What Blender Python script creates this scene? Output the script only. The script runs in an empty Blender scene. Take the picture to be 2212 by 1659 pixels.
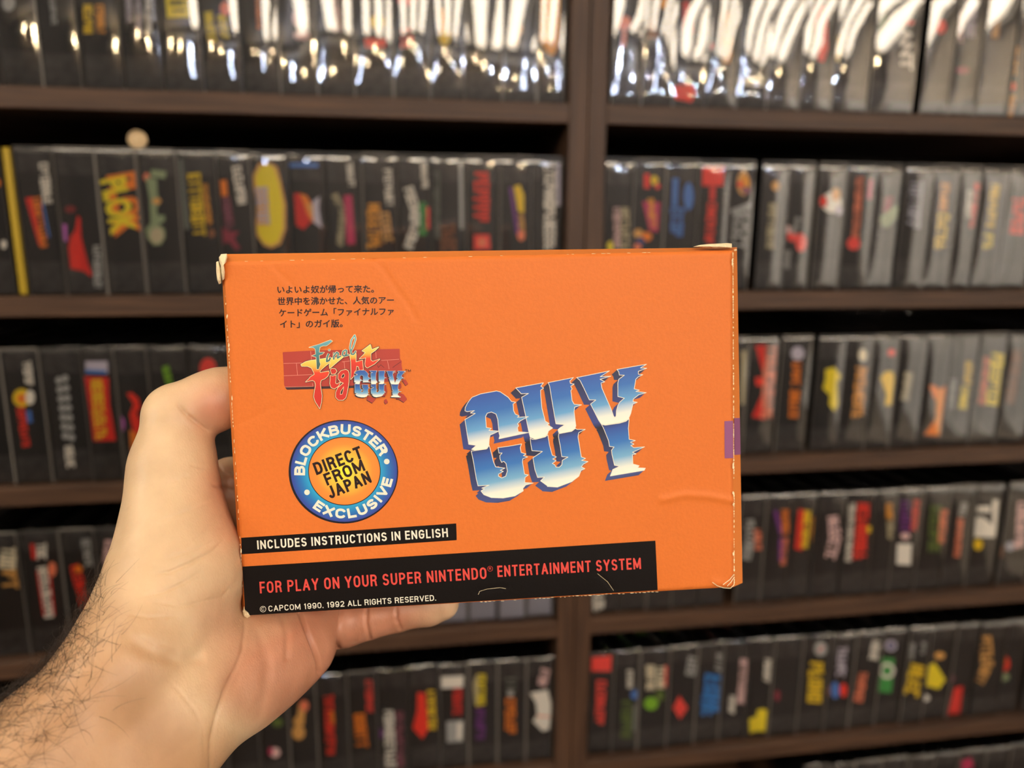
import bpy, math, random
import numpy as np
from mathutils import Matrix, Vector
rnd = random.Random(7)
SC = bpy.context.scene
COL = SC.collection

# ------------------------------------------------------------------ camera
F = 1660.0                      # focal length in pixels of the 2212 x 1659 frame
CX, CY = 1106.0, 829.5
YAW, PITCH, ROLL = 0.15574106, 0.21196691, -0.00807138
CAM = np.array([0.0, -0.72, 1.50])
def _rot():
    cy, sy, cp, sp = math.cos(YAW), math.sin(YAW), math.cos(PITCH), math.sin(PITCH)
    cr, sr = math.cos(ROLL), math.sin(ROLL)
    fwd = np.array([sy*cp, cy*cp, -sp]); r0 = np.array([cy, -sy, 0.0]); d0 = np.cross(fwd, r0)
    return np.array([cr*r0+sr*d0, -sr*r0+cr*d0, fwd])
R = _rot()                      # rows: right, down, forward
cam_d = bpy.data.cameras.new('camera'); cam = bpy.data.objects.new('camera', cam_d); COL.objects.link(cam)
cam.matrix_world = Matrix(((R[0][0], -R[1][0], -R[2][0], CAM[0]), (R[0][1], -R[1][1], -R[2][1], CAM[1]),
                           (R[0][2], -R[1][2], -R[2][2], CAM[2]), (0, 0, 0, 1)))
cam_d.sensor_width = 36.0; cam_d.lens = F/2212*36.0
cam_d.clip_start = 0.01
cam_d.dof.use_dof = True; cam_d.dof.focus_distance = 0.268; cam_d.dof.aperture_fstop = cam_d.lens/4.0
SC.camera = cam
def ray(x, y): return R.T @ np.array([(x-CX)/F, (y-CY)/F, 1.0])
def at(x, y, z): return CAM + ray(x, y)*z                  # pixel + depth along the view axis (metres)
def on_y(x, y, Y):                                         # pixel on the plane y = Y
    r = ray(x, y); return CAM + r*((Y-CAM[1])/r[1])

# ------------------------------------------------------------------ view, world
SC.view_settings.view_transform = 'Standard'; SC.view_settings.look = 'None'
SC.view_settings.exposure = -1.13; SC.view_settings.gamma = 1.0; SC.view_settings.use_curve_mapping = False
SC.cycles.use_denoising = True
SC.cycles.max_bounces = 6; SC.cycles.transparent_max_bounces = 12; SC.cycles.glossy_bounces = 3
SC.cycles.diffuse_bounces = 3; SC.cycles.sample_clamp_indirect = 40.0
SC.cycles.caustics_reflective = False; SC.cycles.caustics_refractive = False
W = bpy.data.worlds.new('world'); SC.world = W; W.use_nodes = True
W.node_tree.nodes['Background'].inputs[0].default_value = (0.05, 0.045, 0.04, 1)
W.node_tree.nodes['Background'].inputs[1].default_value = 0.3

# ------------------------------------------------------------------ helpers
def lin(c):
    o = []
    for v in c[:3]:
        v = v/255.0; o.append(v/12.92 if v <= 0.04045 else ((v+0.055)/1.055)**2.4)
    return (*o, 1.0)
_m = {}
def mat(name, rgb, rough=0.6, spec=0.5, metal=0.0, emit=0.0, noise=0.0, bump=0.0, scale=200.0, coat=0.0):
    if name in _m: return _m[name]
    m = bpy.data.materials.new(name); m.use_nodes = True; nt = m.node_tree; b = nt.nodes['Principled BSDF']
    b.inputs['Base Color'].default_value = lin(rgb); b.inputs['Roughness'].default_value = rough
    b.inputs['Specular IOR Level'].default_value = spec; b.inputs['Metallic'].default_value = metal
    b.inputs['Coat Weight'].default_value = coat
    if emit: b.inputs['Emission Color'].default_value = lin(rgb); b.inputs['Emission Strength'].default_value = emit
    if noise or bump:
        tc = nt.nodes.new('ShaderNodeTexCoord'); n = nt.nodes.new('ShaderNodeTexNoise')
        n.inputs['Scale'].default_value = scale; n.inputs['Detail'].default_value = 4
        nt.links.new(tc.outputs['Object'], n.inputs['Vector'])
        if noise:
            r = nt.nodes.new('ShaderNodeValToRGB'); c = lin(rgb)
            r.color_ramp.elements[0].color = (*[v*(1-noise) for v in c[:3]], 1); r.color_ramp.elements[0].position = 0.3
            r.color_ramp.elements[1].color = (*[min(1, v*(1+noise)) for v in c[:3]], 1); r.color_ramp.elements[1].position = 0.7
            nt.links.new(n.outputs['Fac'], r.inputs[0]); nt.links.new(r.outputs[0], b.inputs['Base Color'])
        if bump:
            bp = nt.nodes.new('ShaderNodeBump'); bp.inputs['Strength'].default_value = bump; bp.inputs['Distance'].default_value = 0.001
            nt.links.new(n.outputs['Fac'], bp.inputs['Height']); nt.links.new(bp.outputs[0], b.inputs['Normal'])
    _m[name] = m; return m
def ink(rgb, rough=0.45):       # printed colour
    return mat('ink_%d_%d_%d' % tuple(rgb), rgb, rough=rough, spec=0.4)
def mesh(name, verts, faces, m, parent=None, smooth=False, uv=None, attr=None):
    me = bpy.data.meshes.new(name); me.from_pydata([tuple(float(q) for q in v) for v in verts], [], faces)
    if attr is not None:
        a = me.attributes.new('shade', 'FLOAT', 'POINT'); a.data.foreach_set('value', np.array(attr, dtype=np.float32))
    if smooth: me.polygons.foreach_set('use_smooth', [True]*len(me.polygons))
    me.materials.append(m); me.update()
    o = bpy.data.objects.new(name, me); COL.objects.link(o)
    if parent: o.parent = parent
    return o
def tag(o, label=None, cat=None, group=None, kind=None):
    if label: o['label'] = label
    if cat: o['category'] = cat
    if group: o['group'] = group
    if kind: o['kind'] = kind
    return o
def empty(name, loc): 
    o = bpy.data.objects.new(name, None); o.empty_display_size = 0.02; o.location = loc; COL.objects.link(o); return o
BF = [(0,1,2,3), (7,6,5,4), (0,4,5,1), (1,5,6,2), (2,6,7,3), (3,7,4,0)]
class MB:
    def __init__(s): s.v = []; s.f = []
    def add(s, v, f):
        k = len(s.v); s.v += [tuple(q) for q in v]; s.f += [tuple(i+k for i in q) for q in f]; return s
    def box(s, x0, x1, y0, y1, z0, z1, bev=0.0):
        if bev <= 0:
            return s.add([(x0,y0,z0),(x0,y1,z0),(x1,y1,z0),(x1,y0,z0),(x0,y0,z1),(x0,y1,z1),(x1,y1,z1),(x1,y0,z1)], BF)
        b = bev; V = []; idx = {}
        for ix, X in ((0,x0),(1,x1)):
            for iy, Y in ((0,y0),(1,y1)):
                for iz, Z in ((0,z0),(1,z1)):
                    sx, sy, sz = (b if ix == 0 else -b), (b if iy == 0 else -b), (b if iz == 0 else -b)
                    for a, p in enumerate(((X, Y+sy, Z+sz), (X+sx, Y, Z+sz), (X+sx, Y+sy, Z))):
                        idx[(ix,iy,iz,a)] = len(V); V.append(p)
        Fc = []
        cyc = ((0,0),(1,0),(1,1),(0,1))
        for s_ in (0,1): Fc.append([idx[(s_,p,q,0)] for p,q in cyc]); Fc.append([idx[(p,s_,q,1)] for p,q in cyc]); Fc.append([idx[(p,q,s_,2)] for p,q in cyc])
        for p in (0,1):
            for q in (0,1):
                Fc.append([idx[(p,q,0,0)],idx[(p,q,1,0)],idx[(p,q,1,1)],idx[(p,q,0,1)]])
                Fc.append([idx[(p,0,q,0)],idx[(p,1,q,0)],idx[(p,1,q,2)],idx[(p,0,q,2)]])
                Fc.append([idx[(0,p,q,1)],idx[(1,p,q,1)],idx[(1,p,q,2)],idx[(0,p,q,2)]])
                for r in (0,1): Fc.append([idx[(p,q,r,0)],idx[(p,q,r,1)],idx[(p,q,r,2)]])
        c = np.mean(V, axis=0)
        out = []
        for f in Fc:
            P = np.array([V[i] for i in f]); n = np.cross(P[1]-P[0], P[2]-P[0])
            out.append(tuple(f) if n @ (P.mean(axis=0)-c) > 0 else tuple(f[::-1]))
        return s.add(V, out)
    def build(s, name, m, parent=None, smooth=False): return mesh(name, s.v, s.f, m, parent, smooth)

# ------------------------------------------------------------------ materials of the place
def wood_mat(name, dark, light, axis):
    m = bpy.data.materials.new(name); m.use_nodes = True; nt = m.node_tree; b = nt.nodes['Principled BSDF']
    tc = nt.nodes.new('ShaderNodeTexCoord'); mp = nt.nodes.new('ShaderNodeMapping')
    mp.inputs['Scale'].default_value = (6, 60, 160) if axis == 'x' else (160, 60, 5)
    n = nt.nodes.new('ShaderNodeTexNoise'); n.inputs['Scale'].default_value = 1.6; n.inputs['Detail'].default_value = 6; n.inputs['Roughness'].default_value = 0.6
    r = nt.nodes.new('ShaderNodeValToRGB')
    r.color_ramp.elements[0].position = 0.3; r.color_ramp.elements[0].color = lin(dark)
    r.color_ramp.elements[1].position = 0.72; r.color_ramp.elements[1].color = lin(light)
    nt.links.new(tc.outputs['Object'], mp.inputs['Vector']); nt.links.new(mp.outputs[0], n.inputs['Vector'])
    nt.links.new(n.outputs['Fac'], r.inputs[0]); nt.links.new(r.outputs[0], b.inputs['Base Color'])
    b.inputs['Roughness'].default_value = 0.5; b.inputs['Specular IOR Level'].default_value = 0.35
    return m
WOODX = wood_mat('dark_walnut_board', (49, 34, 25), (88, 63, 46), 'x')
WOODZ = wood_mat('dark_walnut_upright', (49, 34, 25), (88, 63, 46), 'z')
BACKM = mat('dark_backboard', (20, 14, 11), rough=0.8)
def plastic_mat():
    m = bpy.data.materials.new('clear_plastic'); m.use_nodes = True; nt = m.node_tree
    for n in list(nt.nodes): nt.nodes.remove(n)
    N = nt.nodes.new; L = nt.links.new
    out = N('ShaderNodeOutputMaterial'); tr = N('ShaderNodeBsdfTransparent'); tr.inputs[0].default_value = (0.985, 0.985, 0.985, 1)
    gl = N('ShaderNodeBsdfGlossy'); gl.inputs['Roughness'].default_value = 0.035; gl.inputs[0].default_value = (1, 1, 1, 1)
    hz = N('ShaderNodeBsdfGlossy'); hz.inputs['Roughness'].default_value = 0.55; hz.inputs[0].default_value = (0.9, 0.9, 0.9, 1)
    fr = N('ShaderNodeFresnel'); fr.inputs[0].default_value = 1.55
    tc = N('ShaderNodeTexCoord'); oi = N('ShaderNodeObjectInfo'); ad = N('ShaderNodeVectorMath'); ad.operation = 'ADD'
    n1 = N('ShaderNodeTexNoise'); n1.inputs['Scale'].default_value = 16; n1.inputs['Detail'].default_value = 0.8
    bp = N('ShaderNodeBump'); bp.inputs['Strength'].default_value = 0.22; bp.inputs['Distance'].default_value = 0.0035
    L(tc.outputs['Object'], ad.inputs[0]); L(oi.outputs['Location'], ad.inputs[1]); L(ad.outputs[0], n1.inputs['Vector'])
    L(n1.outputs['Fac'], bp.inputs['Height'])
    for g in (gl, fr): L(bp.outputs[0], g.inputs['Normal'])
    mul = N('ShaderNodeMath'); mul.operation = 'MULTIPLY'; mul.inputs[1].default_value = 1.75; mul.use_clamp = True; L(fr.outputs[0], mul.inputs[0])
    m1 = N('ShaderNodeMixShader'); L(mul.outputs[0], m1.inputs[0]); L(tr.outputs[0], m1.inputs[1]); L(gl.outputs[0], m1.inputs[2])
    m2 = N('ShaderNodeMixShader'); m2.inputs[0].default_value = 0.008; L(m1.outputs[0], m2.inputs[1]); L(hz.outputs[0], m2.inputs[2])
    L(m2.outputs[0], out.inputs[0]); return m
PLASTIC = plastic_mat()
CARTON = mat('black_card', (12, 11, 11), rough=0.5, spec=0.35)
BANDM = mat('grey_printed_band', (42, 40, 39), rough=0.5, spec=0.4, noise=0.7, scale=120)

# ------------------------------------------------------------------ room shell
def slab(name, x0, x1, y0, y1, z0, z1, m): return tag(MB().box(x0, x1, y0, y1, z0, z1).build(name, m), kind='structure')
WALLM = mat('warm_white_wall_paint', (226, 214, 196), rough=0.9, noise=0.03, scale=8)
WALLD = mat('dark_taupe_wall_paint', (62, 52, 45), rough=0.9, noise=0.03, scale=8)
CEILM = mat('white_ceiling_paint', (238, 232, 220), rough=0.9, noise=0.02, scale=8)
FLOORM = wood_mat('brown_floor_boards', (46, 32, 24), (70, 50, 36), 'x')
RX0, RX1, RY0, RY1, RH = -1.7, 2.7, -3.7, 0.34, 2.42
slab('floor', RX0, RX1, RY0, RY1, -0.05, 0.0, FLOORM)
slab('ceiling', RX0, RX1, RY0, RY1, RH, RH+0.05, CEILM)
slab('wall_front', RX0, RX1, RY1, RY1+0.08, 0, RH, WALLM)
slab('wall_back', RX0, RX1, RY0-0.08, RY0, 0, RH, WALLD)
slab('wall_left', RX0-0.08, RX0, RY0, RY1, 0, RH, WALLD)
slab('wall_right', RX1, RX1+0.08, RY0, RY1, 0, RH, WALLM)

def added_window(n, y0, y1, z0, z1):
    t = tag(empty('added_window_%d' % n, (RX1, (y0+y1)/2, z0)), kind='structure'); fr = mat('added_window_white', (232, 230, 224), rough=0.5); h = (y1-y0)/2
    for i, (a, b, c, d) in enumerate(((-h-.05, -h, -.05, z1-z0+.05), (h, h+.05, -.05, z1-z0+.05), (-h, h, -.05, 0), (-h, h, z1-z0, z1-z0+.05), (-.02, .02, 0, z1-z0))):
        MB().box(-0.05, -0.002, a, b, c, d).build('added_window_frame', fr, t)
    MB().box(-0.02, -0.004, -h, h, 0, z1-z0).build('added_glow_curtain', mat('added_curtain_glow', (236, 231, 222), emit=1.7), t)
added_window(1, -3.4, -1.5, 0.5, 1.9)  # unseen glowing window, added to lighten the reflections in the right-hand sleeves

# ------------------------------------------------------------------ lamps of the room, with some added to light the hand
LAMPF = mat('white_lamp_frame', (235, 232, 226), rough=0.4)
def panel_lamp(x, y, w, d, power, label):
    t = tag(empty('ceiling_lamp', (x, y, RH)), label, 'ceiling lamp', 'luminous ceiling panels behind the photographer')
    b = MB()
    for (a0, a1, b0, b1) in ((-w/2-.02, -w/2, -d/2-.02, d/2+.02), (w/2, w/2+.02, -d/2-.02, d/2+.02), (-w/2, w/2, -d/2-.02, -d/2), (-w/2, w/2, d/2, d/2+.02)):
        b.box(a0, a1, b0, b1, -0.04, 0)
    b.build('lamp_frame', LAMPF, t)
    n = 1 if w < 0.6 else 3; s = w/n; gap = 0 if n == 1 else 0.24
    for i in range(n):
        MB().box(-w/2+i*s+gap/2, -w/2+(i+1)*s-gap/2, -d/2, d/2, -0.03, -0.004).build('diffuser', mat('warm_glowing_diffuser_%g' % power, (255, 238, 214), emit=power), t)
    MB().box(-w/2, w/2, -d/2, d/2, -0.004, -0.001).build('lamp_tray', LAMPF, t)
panel_lamp(0.20, -2.72, 1.50, 1.50, 36, 'large glowing warm panel in the middle of the ceiling, toward the back wall')
panel_lamp(1.85, -2.72, 1.30, 1.50, 34, 'large glowing warm panel on the ceiling beside the right wall')
panel_lamp(-0.55, -0.85, 0.50, 0.50, 14, 'small square panel added on the ceiling just in front of the left bookcase')  # extra panel, added to light the hand and box from overhead
def sphere(r, n=16, m=10):
    v = [(0, 0, r)]; f = []
    for i in range(1, m):
        a = math.pi*i/m
        for j in range(n): b = 2*math.pi*j/n; v.append((r*math.sin(a)*math.cos(b), r*math.sin(a)*math.sin(b), r*math.cos(a)))
    v.append((0, 0, -r)); L_ = len(v)-1
    for j in range(n):
        f.append((0, 1+j, 1+(j+1) % n)); f.append((L_, L_-n+(j+1) % n, L_-n+j))
        for i in range(m-2): a = 1+i*n; f.append((a+j, a+n+j, a+n+(j+1) % n, a+(j+1) % n))
    return v, f
t = tag(empty('added_globe_lamp', (RX0, -0.95, 1.95)), 'added opal globe lamp on the left wall, lighting the hand from the side', 'wall lamp')  # invented side lamp that brightens the left of the hand
MB().box(0.0, 0.02, -0.06, 0.06, -0.06, 0.06, 0.003).box(0.02, 0.11, -0.012, 0.012, -0.012, 0.012).build('added_lamp_bracket', LAMPF, t)
_v, _f = sphere(0.16, 24, 14); o = mesh('globe', _v, _f, mat('added_opal_globe', (255, 244, 226), emit=68), t, smooth=True); o.location = (0.26, 0, 0)
BULBW = mat('warm_bulb', (255, 222, 170), emit=900); BULBC = mat('cool_tube', (205, 222, 255), emit=130)
rail = MB().box(-1.4, 2.4, RY0+0.03, RY0+0.06, 2.33, 2.36).build('lamp_rail', LAMPF)
tag(rail, 'slim white rail high on the back wall carrying small bulbs', 'lamp rail')
BULBK = mat('cool_bulb', (214, 228, 255), emit=1100)
sv, sf = sphere(0.014)
ords = ('first','second','third','fourth','fifth','sixth','seventh','eighth','ninth','tenth','eleventh','twelfth','thirteenth')
for i, x in enumerate([-1.2, -0.9, -0.55, -0.3, 0.0, 0.3, 0.55, 0.85, 1.15, 1.45, 1.7, 2.0, 2.3]):
    cool = i in (2, 6, 8, 9, 11)
    o = mesh('bulb', sv, sf, BULBK if cool else BULBW, smooth=True); o.location = (x, RY0+0.09, 2.325 - 0.035*(i % 4))
    tag(o, 'small round %s bulb on the back wall rail, %s from the left wall' % ('cool' if cool else 'warm', ords[i]), 'bulb', 'bulbs on the back wall rail')
rail2 = MB().box(0.5, 2.5, RY0+0.03, RY0+0.06, 2.02, 2.04).build('lamp_rail', LAMPF); tag(rail2, 'shorter white rail on the back wall, below the long one', 'lamp rail')
for i, x in enumerate([0.7, 1.0, 1.4, 1.8, 2.1, 2.4]):
    o = mesh('bulb', sv, sf, BULBK if i % 3 else BULBW, smooth=True); o.location = (x, RY0+0.082, 2.03)
    tag(o, 'small round bulb on the short lower rail, %s from its left end' % ords[i], 'bulb', 'bulbs on the lower rail')
for x, z0, z1, lb in ((-0.62, 2.06, 2.30, 'left'), (1.12, 2.04, 2.28, 'right')):
    t = tag(empty('wall_lamp', (x, RY0, z0)), 'upright cool white tube lamp on the back wall, the %s one' % lb, 'wall lamp', 'tube lamps on the back wall')
    MB().box(-0.05, 0.05, 0.0, 0.03, 0, z1-z0).build('lamp_plate', LAMPF, t)
    MB().box(-0.02, 0.02, 0.03, 0.07, 0.01, z1-z0-0.01, 0.008).build('tube', BULBC, t)

# ------------------------------------------------------------------ bookcases
PITCHZ, Z0 = 0.17272, CAM[2]+0.10338
BT = 0.0175                                   # board thickness
XL = on_y(1235, 75, 0)[0]; XM = on_y(1275.5, 75, 0)[0]; XR = on_y(1316, 75, 0)[0]
DEPTH = 0.29
def shelf_z(k): return Z0 - PITCHZ*k
def bookcase(x0, x1, label):
    t = tag(empty('bookcase', ((x0+x1)/2, DEPTH/2, 0)), label, 'bookcase', 'pair of bookcases side by side')
    cx = (x0+x1)/2; g = 0.0004
    top = shelf_z(-1)
    for a in (x0+g, x1-g-(XM-XL)): 
        MB().box(a-cx, a-cx+(XM-XL), -DEPTH/2, DEPTH/2, 0, top, 0.0006).build('side_panel', WOODZ, t)
    for k in range(-1, 10):
        z = shelf_z(k); xa, xb = (x0+g+(XM-XL), x1-g-(XM-XL)) if k >= 0 else (x0+g, x1-g)
        dz = 0.0 if k >= 0 else BT
        MB().box(xa-cx, xb-cx, -DEPTH/2+(0.0008 if k >= 0 else 0), DEPTH/2-0.006, z-BT+dz, z+dz, 0.0008).build('shelf_board', WOODX, t)
    MB().box(x0+g-cx, x1-g-cx, DEPTH/2-0.0055, DEPTH/2-0.001, 0.0, top).build('back_panel', BACKM, t)
    return t
bookcase(XM-0.80, XM, 'dark brown wooden bookcase filling the left of the picture, full of game boxes')
bookcase(XM, XM+0.80, 'dark brown wooden bookcase filling the right of the picture, full of game boxes')

# ------------------------------------------------------------------ lettering and flat print helpers (pixel coordinates on a real plane)
def text_tris(body, bold=0.0, res=3):
    c = bpy.data.curves.new('t', 'FONT'); c.body = body; c.offset = bold; c.resolution_u = res
    o = bpy.data.objects.new('t', c); COL.objects.link(o)
    dg = bpy.context.evaluated_depsgraph_get(); dg.update()
    me = bpy.data.meshes.new_from_object(o.evaluated_get(dg))
    me.calc_loop_triangles()
    V = np.array([v.co[:2] for v in me.vertices]).reshape(-1, 2); T = [tuple(t.vertices) for t in me.loop_triangles]
    bpy.data.objects.remove(o); bpy.data.curves.remove(c); bpy.data.meshes.remove(me)
    return V, T
def text_px(body, p0, p1, h, bold=0.0, shear=0.0, capref=True, res=3):
    """text whose baseline runs p0 -> p1 and whose capitals are h pixels high; returns pixel vertices and triangles"""
    V, T = text_tris(body, bold, res)
    x0, x1 = V[:, 0].min(), V[:, 0].max(); cap = 0.70 if capref else (V[:, 1].max()-V[:, 1].min())
    base = 0.0 if capref else V[:, 1].min()
    p0 = np.array(p0, float); d = np.array(p1, float)-p0; n = np.array([d[1], -d[0]])/np.linalg.norm(d)*h
    u = (V[:, 0]-x0)/(x1-x0); w = (V[:, 1]-base)/cap
    P = p0+np.outer(u+shear*w*h/np.linalg.norm(d), d)+np.outer(w, n)
    return P, T
def ell(x, y, rx, ry, n=20, rot=0.0):
    c, s = math.cos(rot), math.sin(rot)
    return [(x+c*rx*math.cos(2*math.pi*i/n)-s*ry*math.sin(2*math.pi*i/n), y+s*rx*math.cos(2*math.pi*i/n)+c*ry*math.sin(2*math.pi*i/n)) for i in range(n)]
from mathutils.geometry import tessellate_polygon
def tri(pts, holes=()):
    loops = [[Vector((p[0], p[1], 0)) for p in l] for l in [pts]+list(holes)]
    flat = [p for l in [pts]+list(holes) for p in l]
    return np.array(flat, float), [tuple(t) for t in tessellate_polygon(loops)]
GL = [((0,0,.34,1),(.25,0,.8,.22),(.25,.4,.7,.6)), ((0,0,.34,1),(.25,.78,.8,1),(.25,0,.8,.22)), ((0,0,.34,1),(.52,0,.84,1),(.25,.4,.55,.62)),
      ((0,0,.34,1),(.25,0,.8,.2),(.25,.4,.8,.6),(.25,.8,.8,1)), ((0,0,.34,1),(.52,0,.84,1),(.25,.78,.55,1),(.25,0,.55,.22)),
      ((.28,0,.54,1),(0,.78,.8,1)), ((0,0,.34,1),(.25,.78,.8,1),(.55,.4,.8,.78),(.25,.38,.8,.56))]
def letters(x0, y0, x1, y1, w, seed, n=None):
    """a row of heavy blurred-looking capitals along a line"""
    r = random.Random(seed); p0 = np.array([x0, y0], float); d = np.array([x1-x0, y1-y0], float); L_ = np.linalg.norm(d)
    n = n or max(2, int(round(L_/(w*0.52)))); u = d/L_; a = L_/n
    nn = np.array([u[1], -u[0]])                            # letter tops: to the left of reading direction -> to the right when reading down
    V = []; T = []
    for i in range(n):
        g = r.choice(GL); o = p0+u*a*i; s = 1+r.uniform(-.12, .1)
        for (a0, b0, a1, b1) in g:
            k = len(V)
            for (aa, bb) in ((a0, b0), (a1, b0), (a1, b1), (a0, b1)):
                V.append(o+u*(aa*a*1.12+a*0.02)+nn*((bb-.5)*w*s))
            T += [(k, k+1, k+2), (k, k+2, k+3)]
    return np.array(V), T

# colours of the spine prints
C = dict(W=(225,218,205), c=(235,222,190), r=(196,38,28), R=(224,52,34), k=(18,15,14), y=(244,204,30), Y=(250,226,40), o=(226,124,26), O=(235,160,48),
         t=(202,152,86), g=(96,100,92), G=(150,150,148), b=(70,112,176), B=(38,112,176), d=(104,28,30), m=(170,40,84), p=(98,44,112), P=(176,100,172),
         e=(126,140,104), E=(58,132,66), f=(74,92,34), L=(176,168,182), s=(226,128,96), n=(44,50,96), h=(120,78,52), v=(120,62,78), l=(120,170,40), a=(168,156,124),
         q=(214,176,172), z=(150,150,162), j=(124,44,62), x=(226,72,64), w=(246,240,226))
def _pop(c):                    # print colours brightened in place of light missing on the shelves, hue kept
    m = max(c); f_ = min(m*1.12+8, 250)/m; lo_ = min(c)
    return tuple(int(max(0, min(255, v*f_-(0 if m-lo_ < 60 else 10*(1-(v-lo_)/(m-lo_)))))) for v in c)
C = {k: (v if k == 'k' else _pop(v)) for k, v in C.items()}
H = 0.1245
def protector_mesh(w, h, d, bul, seed):
    """clear sleeve: bowed front, thin folded edges"""
    r = random.Random(seed); nx = 9; zz = [0, .012, .03, .1, .2, .3, .4, .5, .6, .7, .8, .88, .94, .96, .975, .988, 1.0]; nz = len(zz); V = []; Fc = []
    tilt = r.uniform(-.0006, .0006); b2 = r.uniform(0.2, 1.0)
    for j in range(nz):
        for i in range(nx):
            u = i/(nx-1); v = zz[j]
            s = (1-abs(2*u-1)**2.2)*(1-abs(2*v-1)**6)
            y = -bul*s - bul*0.35*b2*math.sin(math.pi*u*1.0)*math.sin(3*v+seed) * (1-abs(2*v-1)**6) + tilt*(2*u-1)
            y += 0.0019*max(0.0, (v-0.955)/0.045)**2 + 0.0014*max(0.0, (0.03-v)/0.03)**2
            V.append(((u-.5)*w, y, v*h))
    for j in range(nz-1):
        for i in range(nx-1):
            a = j*nx+i; Fc.append((a, a+1, a+nx+1, a+nx))
    k = len(V); e = 0.0
    V += [(-w/2, 0.0014, 0), (w/2, 0.0014, 0), (w/2, 0.0019, h), (-w/2, 0.0019, h), (-w/2, d, 0), (w/2, d, 0), (w/2, d, h), (-w/2, d, h)]
    Fc += [(k, k+4, k+5, k+1), (k+1, k+5, k+6, k+2), (k+2, k+6, k+7, k+3), (k+3, k+7, k+4, k), (k+4, k+7, k+6, k+5)]
    return V, Fc
EDGEM = mat('plastic_edge_glint', (150, 146, 140), rough=0.25, spec=0.6)  # grey in place of light caught on clear edges
_bc = [0]
def game_box(k, x0, x1, desc, art, where, group, S=0.012, band=True, bandc=None, yellow=False, lean=0.0):
    """one boxed game in its clear sleeve standing on shelf k between world x0 and x1"""
    _bc[0] += 1; sd = _bc[0]; r = random.Random(sd*13)
    S = S + r.uniform(-.0015, .0015)
    w = x1-x0-0.0007; z = shelf_z(k)+0.0002; xc = (x0+x1)/2; d = 0.185
    t = tag(empty('game_box', (xc, S+d/2, z)), desc, 'game box', group); t.rotation_euler[2] = lean
    y0 = -d/2
    pv, pf = protector_mesh(w, H+0.0016, d, r.uniform(0.0004, 0.0011), sd)
    ci = 0.0009
    base = CARTON if not yellow else mat('yellow_card', (158, 132, 14), rough=0.5)
    cb = MB().box(-w/2+ci, w/2-ci, y0+0.0012, -y0-0.001, 0.0006, H, 0.0008).build('carton', base, t)
    if not yellow:
        pr = MB().add([(a, b+y0, c) for a, b, c in pv], pf).build('clear_sleeve', PLASTIC, t, smooth=True)
        # folded corner strips of the sleeve, grey tone paints their edge highlights
        eb = MB(); e = 0.0006
        for sx in (-1, 1):
            xa = sx*(w/2-e/2); eb.box(xa-e/2, xa+e/2, y0-0.0001, y0+0.0010, 0.0, H+0.0016)
        eb.box(-w/2, w/2, y0-0.0001, y0+0.0008, H+0.0006, H+0.0016)
        eb.build('sleeve_fold', EDGEM2 if r.random() < .5 else EDGEM3, pr)
        if band:
            bm_ = MB(); q = y0+0.00115
            for (za, zb) in ((0.002, H*r.uniform(.20, .25)), (H*r.uniform(.80, .86), H-0.002)):
                bm_.add([(-w/2+ci+.0008, q, za), (w/2-ci-.0008, q, za), (w/2-ci-.0008, q, zb), (-w/2+ci+.0008, q, zb)], [(0, 1, 2, 3)])
            bm_.build('printed_band', bandc or BANDM, cb)
    Yp = S+0.0011; lay = 0
    lim = w/2-ci-0.0006
    c, s = math.cos(-lean), math.sin(-lean)
    def put(V, T, col, name, lab=None):
        nonlocal lay
        lay += 1
        P = []
        for p in V:
            q = on_y(p[0], p[1], Yp) - np.array([xc, 0, z])
            P.append((max(-lim, min(lim, q[0])), y0+0.0011-0.00004*lay, max(0.0015, min(H-0.0015, q[2]))))
        T2 = []
        for a, b_, c_ in T:
            A = np.array(P[a]); n_ = np.cross(np.array(P[b_])-A, np.array(P[c_])-A)
            T2.append((a, b_, c_) if n_[1] < 0 else (a, c_, b_))
        o = mesh(name, P, T2, ink(C[col]), cb)
        if lab: o['label'] = lab
    for n_, it in enumerate(art):
        kd, col = it[0], it[1]
        if kd == 't':
            V, T = letters(*it[2:7], seed=sd*31+n_); put(V, T, col, 'title_lettering')
        elif kd == 'T':
            V, T = text_px(it[2], it[3:5], it[5:7], it[7], bold=0.05); put(V, T, col, 'title_lettering')
        elif kd == 'p':
            V, T = tri([(it[2][i], it[2][i+1]) for i in range(0, len(it[2]), 2)]); put(V, T, col, 'printed_shape')
        elif kd == 'c':
            V, T = tri(ell(*it[2:6])); put(V, T, col, 'printed_emblem')
        elif kd == 's':                                    # plain stroke
            x0_, y0_, x1_, y1_, w_ = it[2:7]; u = np.array([x1_-x0_, y1_-y0_], float); u /= np.linalg.norm(u); n2 = np.array([u[1], -u[0]])*w_/2
            A = np.array([x0_, y0_]); B_ = np.array([x1_, y1_]); V = np.array([A+n2, B_+n2, B_-n2, A-n2]); put(V, [(0, 1, 2), (0, 2, 3)], col, 'printed_stripe')
    return t
EDGEM2 = mat('sleeve_fold_glint', (124, 119, 113), rough=0.3, spec=0.6)  # paler grey stands for the glint on folded plastic
EDGEM3 = mat('sleeve_fold_dark', (58, 55, 53), rough=0.3, spec=0.6)

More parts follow.
